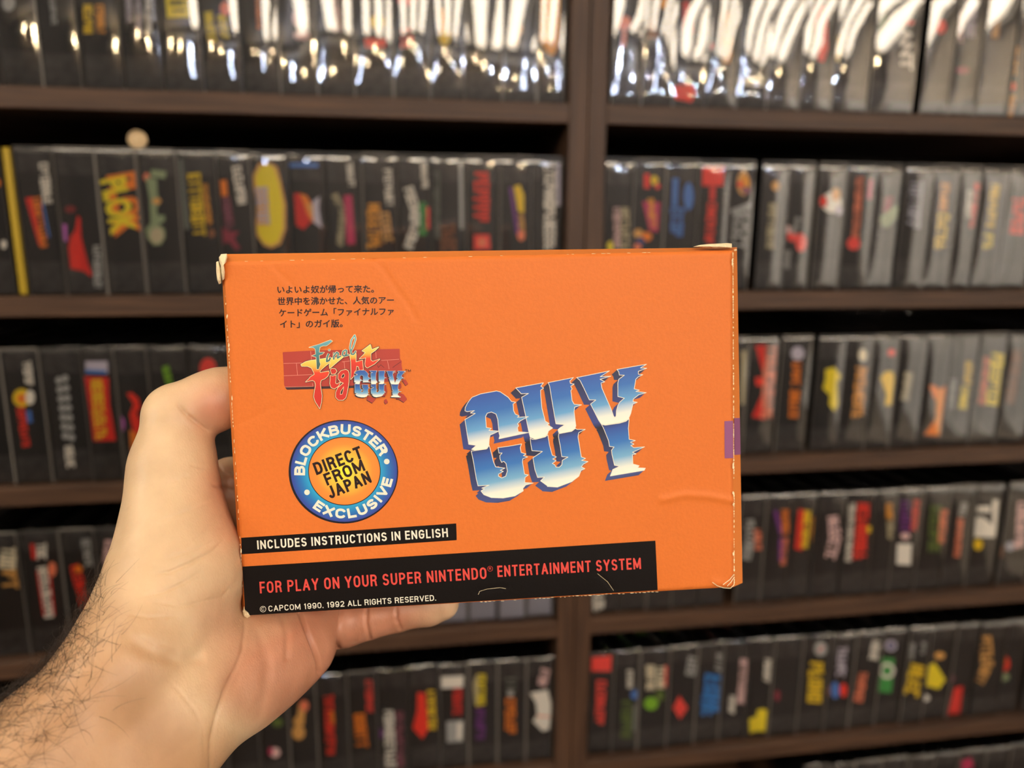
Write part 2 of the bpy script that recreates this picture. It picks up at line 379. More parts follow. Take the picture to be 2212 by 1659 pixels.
def row(k, yref, edges, items, where, grp, skip=()):
    """edges: pixel x of the box sides at height yref; one item (description, art, options) per gap"""
    X = [on_y(x, yref, 0.012)[0] for x in edges]
    X = [min(x, XL-0.0015) if X[0] < XL else max(x, XR+0.0015) for x in X]
    for i, it in enumerate(items):
        if it is None: continue
        if len(it) == 2: it = (*it, {})
        game_box(k, X[i], X[i+1], it[0]+', '+where, it[1], where, grp, **it[2])
def q5(ox, oy, s, *v):          # crop coordinates -> pixels
    return tuple(ox+v[i]/s if i % 2 == 0 else oy+v[i]/s for i in range(len(v)))
def A(ox, oy, s, items):        # convert art written in crop coordinates
    out = []
    for it in items:
        kd, col, v = it[0], it[1], it[2:]
        if kd in 'ts': out.append((kd, col, *q5(ox, oy, s, *v[:4]), v[4]))
        elif kd == 'p': out.append((kd, col, q5(ox, oy, s, *v)))
        elif kd == 'c': out.append((kd, col, ox+v[0]/s, oy+v[1]/s, v[2], v[3]))
        elif kd == 'T': out.append((kd, col, v[0], *q5(ox, oy, s, *v[1:5]), v[5]))
    return out
a1 = lambda *i: A(0, 0, 3.16, i)
a2 = lambda *i: A(600, 0, 3.16, i)
a3 = lambda *i: A(1200, 0, 4.022, i)
a4 = lambda *i: A(1662, 0, 4.022, i)
b1 = lambda *i: A(0, 300, 4.608, i)
b2 = lambda *i: A(430, 300, 4.608, i)
b3 = lambda *i: A(850, 300, 4.608, i)
b4 = lambda *i: A(1290, 320, 4.608, i)
b5 = lambda *i: A(1732, 320, 4.608, i)
c1 = lambda *i: A(0, 700, 4.608, i)
c2 = lambda *i: A(1590, 700, 5.184, i)
c3 = lambda *i: A(1892, 700, 5.184, i)
d1 = lambda *i: A(0, 1060, 4.608, i)
d2 = lambda *i: A(1590, 1020, 5.184, i)
d3 = lambda *i: A(1892, 1020, 5.184, i)
e1 = lambda *i: A(450, 1260, 4.158, i)
e2 = lambda *i: A(850, 1260, 4.158, i)
e3 = lambda *i: A(1250, 1260, 4.158, i)
e4 = lambda *i: A(1732, 1260, 4.158, i)
LBc = 'of the left bookcase'; RBc = 'of the right bookcase'
def G(o, s): return 'sleeved game boxes on the %s shelf of the %s bookcase' % (o, s)

# ---- top shelf, left
row(0, 190, [-82, 5, 95, 180, 269, 354, 440, 524, 606, 688, 766, 850, 931, 1003, 1086, 1160, 1222],
 [('black game box cut off by the left edge of the picture', []),
  ('game box with a cool grey streak of light on its sleeve', a1(('c','G',60,20,14,18))),  # grey oval paints the light streak onto the spine
  ('game box with one slim column of grey letters', a1(('t','G',350,-60,372,170,12))),
  ('game box with two columns of yellow letters', a1(('t','y',600,30,602,230,20),('t','O',680,30,690,232,18))),
  ('game box with three columns of grey letters', a1(('t','L',875,-40,885,155,12),('t','L',940,-20,955,250,12),('t','W',1010,-20,1020,225,12))),
  ('game box with a yellow square holding a black mark', a1(('p','Y',1125,-60,1285,-60,1300,118,1140,122),('t','k',1160,20,1280,20,12),('t','k',1180,75,1270,72,7))),
  ('game box with two yellow blocks of letters and a peach flame', a1(('t','Y',1420,80,1450,290,18),('t','Y',1510,100,1540,262,18),('c','s',1540,60,12,16))),
  ('game box with one thin orange column', a1(('t','o',1757,-40,1770,200,9))),
  ('game box with a pale pinkish picture', a1(('c','q',2040,120,14,20),('c','q',2060,240,18,10))),
  ('game box with a pale beige column', a2(('t','q',380,-20,410,220,18))),
  ('game box with a yellow spot above a red blot', a2(('c','y',680,150,16,15),('p','R',590,260,740,265,735,320,600,325))),
  ('game box with a red square under a red arc', a2(('c','r',880,5,20,10),('t','r',880,190,880,335,26))),
  ('game box with one golden yellow blot', a2(('c','y',1140,250,13,18),('s','O',1120,60,1130,210,16))),
  ('plain dark game box without letters', []),
  ('game box with a small tan figure', a2(('c','t',1640,200,9,14),('c','t',1620,280,7,8))),
  ('game box with a tall golden panel', a2(('p','O',1800,-60,1930,-60,1920,300,1885,375,1850,370,1790,280)))],
 'top shelf, left bookcase', G('top', 'left'))
# ---- top shelf, right
row(0, 225, [1318, 1385, 1454, 1523, 1588, 1655, 1725, 1796, 1873],
 [('game box with a faded orange figure', a3(('c','s',600,200,15,16),('s','s',600,270,590,400,9))),
  ('game box with a brown and gold printed top', a3(('p','h',800,180,850,150,900,340,800,330),('p','O',930,-60,990,-60,960,80,900,60))),
  ('game box with a red print and an orange price sticker', a3(('p','r',1105,10,1160,10,1200,290,1110,280),('s','G',1170,360,1160,520,12),('p','R',1040,740,1190,740,1222,800,1180,890,1035,860))),
  ('game box with a golden chain of shapes', a3(('t','O',1490,90,1470,300,18),('c','O',1490,360,12,12),('t','O',1500,420,1480,545,20),('c','r',1350,400,6,8))),
  ('game box with a pale arc at its foot', a3(('s','c',1585,700,1800,720,16))),
  ('game box with a small grey doll', a3(('t','G',1945,370,1940,560,14))),
  ('game box with a dark red column', a4(('p','R',400,60,500,60,510,430,470,540,420,520),('s','f',370,200,365,440,16))),
  ('game box with a yellow drop', a4(('p','y',560,310,610,300,630,440,600,540,550,520)))],
 'top shelf, right bookcase', G('top', 'right'))
row(0, 250, [1874, 1969], [('thick game box with olive column and white letters', a4(('p','a',860,-40,1060,-40,1040,90,880,95),('s','f',980,110,990,340,22),('p','r',1140,170,1260,180,1250,215,1140,210),('T','W','ANT',1140,235,1145,610,24)))], 'top shelf, right bookcase', G('top', 'right'))
row(0, 250, [1983, 2047, 2107, 2174, 2240],
 [('game box with a brick red blot', a4(('c','x',1485,230,13,16))),
  ('game box with mottled mauve artwork', a4(('t','q',1640,-20,1650,370,14),('t','L',1760,10,1740,330,22),('c','j',1680,610,14,8))),
  ('game box with a brown gold column', a4(('t','t',1990,60,1960,330,14),('s','c',1800,400,1810,540,8))),
  ('game box with yellow letters around a red dot', a4(('t','O',2140,400,2110,650,14),('c','R',2110,750,7,9),('t','O',2110,830,2080,1010,14)))],
 'top shelf, right bookcase', G('top', 'right'))

# ---- second shelf, left
yb = tag(empty('game_box', (0, 0, 0)), 'dull yellow game case without a sleeve at the left edge, second shelf', 'game box', G('second', 'left'))
bpy.data.objects.remove(yb)
row(1, 330, [-68, -2], [('black game box cut by the left edge, white fleck', b1(('c','W',38,1050,6,10),('c','o',-30,440,8,10)))], 'second shelf, left bookcase', G('second', 'left'))
row(1, 330, [0, 24], [('slim dull yellow case without a sleeve', [], dict(yellow=True))], 'second shelf, left bookcase', G('second', 'left'))
row(1, 325, [26, 110, 202, 291, 378, 462, 538, 619, 699, 779, 856, 930, 1006, 1080, 1150, 1219],
 [('game box with slanting red orange strip below white letters', b1(('t','W',430,235,475,650,21),('p','r',250,590,330,575,430,1070,385,1060),('t','o',355,580,440,1080,17),('s','b',425,640,490,980,4))),
  ('game box with a dark red figure flaring at the foot', b1(('c','d',700,700,12,8),('p','r',770,760,800,790,810,980,880,1260,915,1340,905,1375,840,1320,700,1290,680,1080,700,980,750,900),('t','R',745,960,760,1290,20),('s','P',635,850,640,1020,12),('t','G',965,1060,975,1490,16))),
  ('game box with big yellow and orange bouncing letters', b1(('T','o','PLOK',1075,365,1165,980,62),('T','Y','PLOK',1010,410,1120,960,50))),
  ('game box with grey green dragon shaped letters', b1(('s','e',1650,360,1500,340,16),('c','s',1460,380,7,9),('p','e',1450,380,1560,400,1570,560,1600,620,1560,700,1570,760,1640,760,1640,820,1580,850,1640,900,1645,980,1600,1055,1530,1060,1470,990,1450,900,1500,840,1490,600),('c','t',1560,620,10,7),('c','a',1560,960,15,18))),
  ('game box with a straight yellow column of capitals', b1(('s','g',1790,200,1860,900,10),('t','y',1930,340,1990,970,28),('t','O',2040,450,2090,860,10),('c','h',2110,940,7,9))),
  ('game box with a thin orange and wine red sword', b2(('s','o',240,410,255,570,14),('t','v',265,580,310,900,19),('p','j',200,880,300,920,400,920,350,990,410,1090,370,1110,290,1020,230,1050),('t','W',370,270,430,650,20))),
  ('game box with a large bright yellow bean outline', b2(('p','t',525,360,590,250,680,225,780,280,820,440,862,650,862,900,810,1050,720,1088,640,1060,570,960,545,840,575,740,570,600,530,490),('p','Y',560,370,610,280,680,250,750,290,800,450,835,650,835,890,790,1020,720,1060,640,1030,590,940,580,860,700,860,690,600,680,500,570,480),('t','L',620,480,650,860,26))),
  ('game box with crossed red and tan wings, blue bar', b2(('s','b',890,262,1185,262,9),('p','r',945,540,1010,540,1110,830,1040,905,965,860),('p','o',1000,540,1070,560,1190,760,1130,835,1080,760),('p','t',1070,640,1180,660,1170,790,1130,810),('p','L',1130,620,1200,570,1195,700,1225,890,1140,830))),
  ('game box with an arc of pale letters beside a magenta bar', b2(('t','W',1495,230,1520,480,14),('t','a',1345,550,1430,720,14),('t','a',1430,720,1400,1070,14),('s','m',1480,560,1515,1050,18))),
  ('game box with two amber columns widening downward', b2(('t','O',1740,640,1740,1100,28),('t','t',1840,730,1890,1030,22),('t','W',1875,300,1900,670,17))),
  ('game box with a white crescent of letters and green patch', b2(('t','W',2080,480,2150,700,22),('t','W',2150,700,2150,900,22),('t','W',2145,910,2080,1090,20))+b3(('t','E',290,630,290,960,16),('s','x',345,680,350,900,7),('t','W',300,230,315,490,13))),
  ('game box with dim grey letters and a bronze block', b3(('t','g',430,330,435,1000,13),('t','h',545,850,550,1130,30),('s','G',670,230,680,900,8))),
  ('game box with tall scarlet capitals above a square badge', b3(('t','R',878,330,872,830,33),('p','x',800,955,955,950,965,1100,800,1105),('c','s',880,1030,10,10))),
  ('game box with a yellow wedge edged in purple', b3(('s','p',1165,480,1240,960,8),('p','y',1195,475,1260,455,1300,560,1300,740,1240,720),('t','t',1270,750,1280,1000,13),('c','s',1270,960,8,12))),
  ('game box with a long column of white capitals beside the upright', b3(('t','W',1560,250,1555,1110,26),('s','L',1640,240,1650,670,9)))],
 'second shelf, left bookcase', G('second', 'left'))
# ---- second shelf, right
row(1, 355, [1308, 1370, 1440, 1514, 1579, 1634],
 [('game box with cream letters and a yellow fleck beside the upright', b4(('t','a',275,590,270,1010,20),('t','q',195,590,200,1000,14),('c','Y',130,980,7,12))),
  ('game box with a tiny red flag and multicoloured blots', b4(('s','R',495,255,495,400,12),('c','y',570,320,8,10),('c','x',600,380,6,6),('p','m',450,530,630,540,605,835,520,820),('t','O',530,500,560,800,14),('c','t',410,850,10,10),('c','o',490,880,12,10),('c','n',430,930,10,10),('c','s',400,985,8,8))),
  ('game box with two soft blue shapes', b4(('s','b',780,300,770,580,13),('t','b',800,590,790,885,28),('c','b',910,480,11,30))),
  ('game box with a scarlet block on a thin scarlet column', b4(('p','R',1045,180,1270,180,1250,375,1045,375),('s','r',1150,380,1145,520,12),('t','R',1145,540,1110,950,19))),
  ('game box with a small yellow swirl over a grey column', b4(('c','t',1455,350,14,26),('c','O',1465,340,12,16),('c','R',1425,360,6,7),('c','v',1480,420,10,8),('s','G',1340,640,1560,560,12),('t','G',1430,600,1400,1000,30)))],
 'second shelf, right bookcase', G('second', 'right'))
row(1, 355, [1647, 1709, 1765],
 [('game box with a thin tan column and orange spot', b4(('c','t',1775,375,9,10),('t','a',1750,550,1720,1000,17))),
  ('game box with pink blots halfway down', b4(('c','q',1890,810,8,9),('c','x',1945,880,12,11),('c','x',2030,940,12,20),('t','G',2000,690,1950,860,10),('t','G',1900,1020,1880,1200,12)))],
 'second shelf, right bookcase', G('second', 'right'))
row(1, 355, [1773, 1836, 1897, 1958, 2020, 2079, 2129, 2190, 2252],
 [('game box with a round cream badge touched with red', b5(('c','W',295,540,22,22),('c','t',340,460,10,14),('c','R',215,530,8,12),('c','L',370,620,8,10))),
  ('game box with a salmon column ending in a red blot', b5(('t','s',580,280,530,900,15),('c','x',515,950,14,14),('s','m',690,310,670,510,9))),
  ('game box with a pale green leaf and red petal', b5(('p','j',830,490,910,480,890,620,810,650),('p','e',780,690,940,560,970,600,940,700,860,790,800,780))),
  ('game box with lavender grey lettering', b5(('t','z',1150,320,1110,800,28))),
  ('game box with bright orange yellow letters in two words', b5(('t','O',1430,350,1405,620,18),('t','y',1415,650,1370,1010,24))),
  ('game box with white specks beside a red orange column', b5(('t','W',1680,420,1655,700,12),('t','x',1765,350,1710,800,17))),
  ('game box with a long yellow column and yellow foot', b5(('t','y',1930,360,1875,800,19),('t','Y',1860,850,1850,1010,20))),
  ('game box with a scarlet scribble at the right edge', b5(('t','R',2175,480,2140,860,30)))],
 'second shelf, right bookcase', G('second', 'right'))

# ---- third shelf, left
row(2, 755, [-90, -5, 82, 171, 241, 315, 401, 486],
 [('game box entirely dark, cut by the picture edge', []),
  ('game box with a gold ring, white cap and red letters', c1(('t','W',265,370,295,610,18),('c','y',215,735,19,20),('c','o',215,740,10,10),('c','W',300,730,10,16),('t','R',205,830,262,1220,17),('s','b',285,860,300,980,10))),
  ('game box with two rows of small grey beads', c1(*[('c','G',585+i*11,560+i*92,7,8) for i in range(7)], *[('c','G',650+i*11,540+i*98,7,8) for i in range(7)], ('t','W',685,1210,710,1430,19))),
  ('game box with a broad red and yellow flared banner', c1(('p','L',850,370,1070,370,1075,490,850,490),('s','b',850,470,1060,480,8),('p','r',830,520,1080,530,1090,800,1155,1160,930,1165,885,800),('t','y',960,550,1010,1150,26))),
  ('game box with a dark orange serpent shape', c1(('p','R',1260,690,1310,680,1380,740,1400,840,1360,880,1400,960,1410,1100,1330,1080,1290,900,1330,800),('p','o',1290,1050,1380,1100,1390,1400,1330,1420,1300,1200),('c','P',1200,1000,9,18))),
  ('game box with a thin yellow green stroke above the thumb', c1(('t','l',1645,420,1690,600,15))),
  ('game box with a coral red blot above the thumb', c1(('c','x',2070,440,18,22),('t','x',2060,380,2030,700,20)))],
 'third shelf, left bookcase', G('third', 'left'))
# ---- third shelf, right
row(2, 735, [1562, 1621, 1686], [('dim game box half hidden by the orange box', c2(('s','a',90,300,80,900,10))),
  ('game box with a jagged red and apricot monogram', c2(('p','r',215,240,330,235,340,560,300,560,240,330),('p','R',215,600,340,580,340,700,225,690),('p','r',300,760,330,720,320,1070,175,1040),('t','s',395,235,340,1060,26)))], 'third shelf, right bookcase', G('third', 'right'))
row(2, 735, [1692, 1758], [('game box with deep orange letters under a lilac glow', c2(('c','L',690,330,14,15),('t','o',680,430,665,690,19),('t','o',660,740,640,1050,20)))], 'third shelf, right bookcase', G('third', 'right'))
row(2, 735, [1768, 1828, 1888, 1945, 2007, 2063, 2121, 2180, 2240],
 [('game box with a yellow exclamation shape, round top', c2(('p','Y',1000,510,1100,480,1190,580,1130,660,1160,900,1100,980,1040,900,1050,800,970,720,1000,620))),
  ('game box with an amber ladder of letters', c2(('c','c',1420,350,9,14),('t','O',1405,480,1355,1055,23))),
  ('game box with a yellow teardrop and red dot', c3(('c','x',175,320,8,8),('p','y',50,600,110,530,190,530,230,610,200,910,100,910,120,790))),
  ('game box with a faint olive blot', c3(('t','a',370,540,320,860,17))),
  ('game box with a forked orange flame shape', c3(('p','o',600,690,640,680,720,730,790,690,770,900,745,1250,540,1240,680,1050,700,880,650,830),('t','O',720,740,690,1230,14))),
  ('game box with a narrow yellow column in two words', c3(('t','y',1045,420,1025,680,15),('t','Y',1000,700,970,950,16),('t','G',870,620,840,960,12))),
  ('game box with a broad pale yellow column edged salmon', c3(('t','Y',1370,325,1295,910,26),('t','s',1245,370,1180,910,13))),
  ('game box with brownish small letters', c3(('t','h',1590,290,1500,900,18)))],
 'third shelf, right bookcase', G('third', 'right'))

# ---- fourth shelf, left
row(3, 1165, [-50, 36, 124, 203, 274], [('game box with large gold and white letters cut by the edge', d1(('t','c',90,560,70,780,34),('t','t',90,790,110,985,34))),
  ('game box with white letters edged in red', d1(('t','W',410,520,415,690,24),('s','r',320,530,340,680,9),('t','W',415,755,490,1265,23),('s','r',370,800,440,1250,4),('s','r',490,760,540,1240,4),('c','s',520,780,9,16))),
  ('game box with slanting red orange letters beside the forearm', d1(('t','R',740,740,865,1205,22),('c','o',780,780,9,8),('t','G',850,480,885,760,18))),
  ('game box with pinkish white letters half behind the wrist', d1(('t','q',1110,490,1100,960,32)))],
 'fourth shelf, left bookcase', G('fourth', 'left'))
PALE = mat('pale_lavender_band', (150, 148, 160), rough=0.5)
row(3, 1300, [947, 1011, 1075, 1137, 1197], [('game box with a pale foot beside the little fingertip', [], dict(bandc=PALE)), ('game box with the widest pale lavender foot below the orange box', [], dict(bandc=PALE)),
  ('game box with a pale lavender foot, second from the upright', [], dict(bandc=PALE)), ('game box with a pale foot right beside the upright', [], dict(bandc=PALE))], 'fourth shelf, left bookcase', G('fourth', 'left'))
# ---- fourth shelf, right
row(3, 1300, [1276, 1336, 1394, 1450, 1506, 1560], [('game box with a white letter at its foot beside the upright', e3(('t','W',180,90,178,260,24))), ('game box with a dark mauve foot', []), ('game box with a plum tinted foot, its top hidden', []), ('game box with a ring of light at its foot', []), ('game box with a smoky foot below the box corner', [])],
 'fourth shelf, right bookcase', G('fourth', 'right'))
row(3, 1085, [1602, 1660, 1714, 1768, 1830, 1891, 1939, 1997, 2055, 2111, 2166],
 [('game box with a grey crescent and yellow blush', d2(('t','G',150,530,170,700,20),('t','G',170,700,110,980,20),('t','s',235,640,250,870,15))),
  ('game box with a purple bar beside orange letters', d2(('s','p',440,430,510,700,9),('t','o',545,420,555,690,15),('s','p',500,740,500,1000,8),('t','s',550,740,540,1050,16))),
  ('game box with a red and yellow stepped emblem', d2(('p','r',700,410,790,430,740,880,655,860),('t','y',800,430,765,850,16),('t','O',880,500,865,780,11))),
  ('game box with a bent pinkish white column', d2(('t','q',1080,490,1110,700,24),('t','q',1120,700,1050,970,26))),
  ('game box with a white column beside a scarlet block of letters', d2(('t','W',1305,345,1255,1000,13),('t','R',1430,345,1380,985,27),('c','y',1490,640,6,8))),
  ('game box with a short butter yellow column', d3(('t','O',150,350,155,540,14),('t','a',160,550,170,760,14))),
  ('game box with purple and red letters over a white label', d3(('t','p',330,320,325,680,20),('t','x',460,310,420,660,13),('c','q',330,715,10,7),('p','W',240,800,400,800,390,1040,230,1030))),
  ('game box with an olive column behind a salmon strip', d3(('t','f',680,370,650,900,26),('t','s',765,420,730,800,15))),
  ('game box with a thin rust red column', d3(('t','G',1000,340,960,500,14),('t','s',950,520,905,950,13))),
  ('game box with a white blocky mark and orange dot', d3(('p','W',1130,380,1290,380,1280,450,1130,450),('p','W',1110,500,1200,500,1340,620,1340,730,1100,730),('s','W',1340,310,1335,700,12),('c','y',1145,810,10,12)))],
 'fourth shelf, right bookcase', G('fourth', 'right'))
row(3, 1085, [2178, 2240], [('game box with crumbling pink white letters at the right edge', d3(('t','q',1650,330,1600,870,22),('c','z',1500,830,9,10),('c','h',1390,870,7,18)))], 'fourth shelf, right bookcase', G('fourth', 'right'))

# ---- fifth shelf, left
row(4, 1470, [484, 551, 618, 681, 748, 813, 881, 949, 1012, 1075, 1137, 1200],
 [('game box almost fully behind the hand', []),
  ('game box with a small pink ball in a dark field', e1(('c','q',600,1520,11,11),('c','m',560,1510,5,9),('c','f',620,1250,12,10))),
  ('game box with a soft tan bone shape beside the palm', e1(('s','t',850,1080,820,1260,16),('c','s',860,1100,10,12),('c','t',810,1340,14,16),('c','t',815,1240,12,12))),
  ('game box with a rust and gold flickering column', e1(('t','R',1080,1000,1100,1540,20),('s','o',1110,1150,1120,1260,8))),
  ('game box with red letters stepping down to orange ones', e1(('t','x',1440,870,1450,1165,15),('t','o',1355,1170,1385,1480,27))),
  ('game box with a bright white column beside a rose one', e1(('t','w',1620,1140,1640,1650,22),('t','v',1715,1150,1725,1650,15),('c','p',1545,1350,7,10))),
  ('game box with a red flame beside a yellow column', e2(('p','R',215,980,285,985,300,1150,320,1300,260,1400,170,1300,210,1150),('t','y',335,960,350,1320,18))),
  ('game box with a white bar, dark red letters and grey label', e2(('p','W',420,840,630,830,625,935,425,945),('t','r',575,945,570,1190,20),('p','G',475,1240,630,1230,625,1420,480,1430),('s','W',595,1250,590,1400,10))),
  ('game box with yellow letters ending in purple ones', e2(('p','a',715,900,740,830,770,820,760,1110,730,1090),('t','Y',790,815,785,1110,18),('t','p',780,1125,780,1410,20))),
  ('game box with faint rings over an orange column', e2(('s','g',1010,860,1100,860,4),('s','g',1010,910,1100,910,4),('s','g',1010,960,1100,960,4),('c','G',1050,990,7,8),('t','o',1050,1030,1050,1350,23))),
  ('game box with a curved white and pink column beside the upright', e2(('t','q',1370,770,1330,920,20),('p','w',1225,985,1385,955,1430,1080,1435,1170,1400,1310,1340,1330,1250,1240,1290,1180,1280,1080),('s','s',1290,1190,1410,1200,3)))],
 'fifth shelf, left bookcase', G('fifth', 'left'))
# ---- fifth shelf, right
row(4, 1430, [1275, 1327, 1383, 1448, 1509, 1565, 1621, 1671, 1734, 1791, 1846, 1904, 1955],
 [('game box with a coral bar and coral column beside the upright', e3(('p','x',105,665,295,650,290,790,110,790),('t','x',205,870,185,1270,20))),
  ('game box with dark green letters and a blue dot', e3(('t','W',460,780,460,940,13),('c','b',505,1000,9,10),('t','f',430,1050,425,1390,20),('s','g',505,1090,495,1330,8))),
  ('game box with two cream blocks above a lime blot', e3(('t','c',645,735,645,965,18),('t','c',740,740,735,945,18),('s','x',785,740,780,930,5),('c','l',650,1080,15,14),('c','f',730,1010,10,12))),
  ('game box with a small crimson diamond', e3(('t','G',1030,660,1000,830,20),('p','x',905,1010,980,1120,910,1220,845,1120))),
  ('game box with a broad blue block of letters', e3(('t','G',1285,630,1265,800,22),('t','B',1225,815,1175,1205,42))),
  ('game box with pink white letters and a white pill', e3(('t','q',1485,680,1455,1085,16),('t','W',1380,1010,1370,1170,13))),
  ('game box with a yellow animal silhouette low on the spine', e3(('t','W',1710,680,1690,890,17),('p','Y',1600,1140,1650,1125,1705,1135,1695,1250,1690,1330,1600,1330,1535,1350,1530,1220,1600,1190))),
  ('game box with only a small mauve oval', e3(('c','j',1785,1010,6,12))),
  ('game box with a heavy amber column under a pale patch', e4(('c','G',170,590,14,16),('s','x',150,610,190,570,3),('t','y',135,705,110,1075,32))),
  ('game box with lavender letters over a blue and red ball', e4(('t','L',370,570,345,840,20),('c','b',300,960,9,18),('c','R',375,960,8,15),('c','h',235,960,4,12))),
  ('game box with a plain brownish orange column', e4(('t','s',555,795,505,1065,19),('t','W',675,515,640,690,18))),
  ('game box with a green column and round cream badge', e4(('c','L',800,560,13,12),('c','n',800,560,8,7),('s','E',775,670,745,980,28),('c','w',765,785,17,17),('c','E',765,785,11,11)))],
 'fifth shelf, right bookcase', G('fifth', 'right'))
row(4, 1430, [1957, 2006, 2062, 2110, 2170, 2212],
 [('game box with slanting rows of yellow letters', e4(('t','G',1000,540,980,690,10),('t','G',1100,530,1080,640,10),('t','y',1045,730,975,1015,32))),
  ('game box with a yellow kite shape and white dot', e4(('c','t',1240,650,11,8),('p','Y',1130,740,1190,710,1250,800,1290,870,1230,950,1110,920),('c','w',1115,1030,8,7))),
  ('game box with a dull red column, its top dark', e4(('c','v',1290,780,6,12),('c','v',1345,850,6,10),('p','r',1370,940,1450,920,1420,1170,1310,1180),('t','x',1400,940,1360,1160,14))),
  ('game box with peach letters curling at the foot', e4(('t','t',1650,475,1665,750,26),('t','t',1660,750,1590,900,20))),
  ('game box with a red bud on a pale green leaf', e4(('c','R',1810,720,14,18),('c','o',1810,700,7,10),('c','e',1800,840,16,9)))],
 'fifth shelf, right bookcase', G('fifth', 'right'))
row(4, 1430, [2219, 2275], [('game box cut by the right edge of the picture', [])], 'fifth shelf, right bookcase', G('fifth', 'right'))
# ---- sixth shelf, right: only the tops show
row(5, 1640, [1740, 1795, 1850, 1907, 1963, 2018, 2073, 2128, 2182, 2237],
 [(s, a) for s, a in (('game box, lowest row, only a corner of its top showing', []), ('game box, lowest row, a sliver of its top showing', []), ('game box, lowest row, below the green badged box', []), ('game box, lowest row, below the box with slanting yellow rows', []),
   ('game box, lowest row, below the yellow kite shape', []), ('game box, lowest row, left of the one with the crimson patch', []), ('game box with a crimson patch, lowest row', e4(('p','m',1430,1600,1520,1565,1545,1640,1480,1700,1440,1680))), ('game box, lowest row, right of the one with the crimson patch', []), ('game box, lowest row, in the bottom right corner', []))],
 'sixth shelf, right bookcase', G('sixth', 'right'))
# ---- boxes hidden behind the orange box and the hand, they continue the rows
def hidden(k, xa, xb, txt, grp):
    n = max(1, int(round((xb-xa)/0.0314))); s = (xb-xa)/n
    for i in range(n): game_box(k, xa+i*s, xa+(i+1)*s, txt, [], '', grp)
hidden(2, on_y(487, 755, .012)[0], XL-0.003, 'plain sleeved game box hidden behind the orange box, third shelf, left bookcase', G('third', 'left')+', hidden')
hidden(2, XR+0.003, on_y(1560, 735, .012)[0], 'plain sleeved game box hidden behind the orange box, third shelf, right bookcase', G('third', 'right')+', hidden')
hidden(3, on_y(276, 1165, .012)[0], on_y(945, 1300, .012)[0], 'plain sleeved game box hidden behind hand and orange box, fourth shelf, left bookcase', G('fourth', 'left')+', hidden')
hidden(4, on_y(-90, 1430, .012)[0], on_y(482, 1470, .012)[0], 'plain sleeved game box hidden behind the forearm, fifth shelf, left bookcase', G('fifth', 'left')+', hidden')

# ---- small things
def disc(r, y0, y1, rings):
    V = []; Fc = []; n = 28
    prof = rings
    for (rr, yy) in prof:
        for i in range(n): a = 2*math.pi*i/n; V.append((rr*math.cos(a), yy, rr*math.sin(a)))
    for j in range(len(prof)-1):
        for i in range(n): Fc.append((j*n+i, j*n+(i+1) % n, (j+1)*n+(i+1) % n, (j+1)*n+i))
    Fc.append(tuple((len(prof)-1)*n+i for i in range(n)))
    return V, Fc
BRASS = mat('dull_brass', (206, 180, 140), rough=0.45, metal=0.3)
p = on_y(297, 310, 0.022)
v, f = disc(0, 0, 0, [(0.0080, 0.002), (0.0080, 0.0), (0.0066, -0.0008), (0.0058, 0.0), (0.004, 0.0), (0.003, -0.001), (0.0008, -0.0014)])
nv = len(v); f.append(tuple(i for i in range(28))[::-1])
o = mesh('brass_button', v, f, BRASS, smooth=False); o.location = (p[0], 0.022, shelf_z(1)+H+0.0018+0.0079)
tag(o, 'small round ringed brass button standing on the sleeves of the second shelf', 'button')
p = on_y(1318, 346, 0.02)
o = MB().box(0, 0.005, -0.002, 0.005, -0.007, 0.0, 0.0008).build('shelf_pin', mat('pale_wood_pin', (176, 142, 102), rough=0.6)); o.location = (XR-0.0002, 0.02, p[2]+0.003)
tag(o, 'tiny pale wooden pin on the upright above the second shelf', 'shelf pin')
# a thin case lying on the fifth row, and another
def lying(x0, x1, y0, label, art, k=4):
    z = shelf_z(k)+H+0.0026; cx = (x0+x1)/2
    t = tag(empty('game_case', (cx, y0+0.06, z)), label, 'game case', 'thin cases lying on the fifth row')
    sh_ = MB().box(x0-cx, x1-cx, -0.06, 0.06, 0, 0.0165, 0.0008).build('case_shell', CARTON, t)
    for n_, (c_, a, b_, h_) in enumerate(art):
        V, T = letters(a, 0.5, b_, 0.5, h_, seed=900+n_)
        P = [(q[0], -0.0602, 0.0085+(0.5-q[1])) for q in V]
        mesh('title_lettering', P, [(i, k_, j) for i, j, k_ in T], ink(C[c_]), sh_)
xa = on_y(1300, 1380, 0.075)[0]; xb = on_y(1490, 1370, 0.075)[0]; xm = (xa+xb)/2
lying(xa, xb+0.01, 0.075, 'thin black case with yellow green letters lying on the boxes under the fourth shelf', [('l', -0.042, -0.004, 0.009), ('a', 0.003, 0.038, 0.009)])
xa = on_y(1540, 1360, 0.075)[0]; xb = on_y(1600, 1360, 0.075)[0]
lying(xa, xb+0.03, 0.085, 'thin case with a dull pink strip lying on the boxes under the fourth shelf', [('s', -0.028, 0.0, 0.008)])

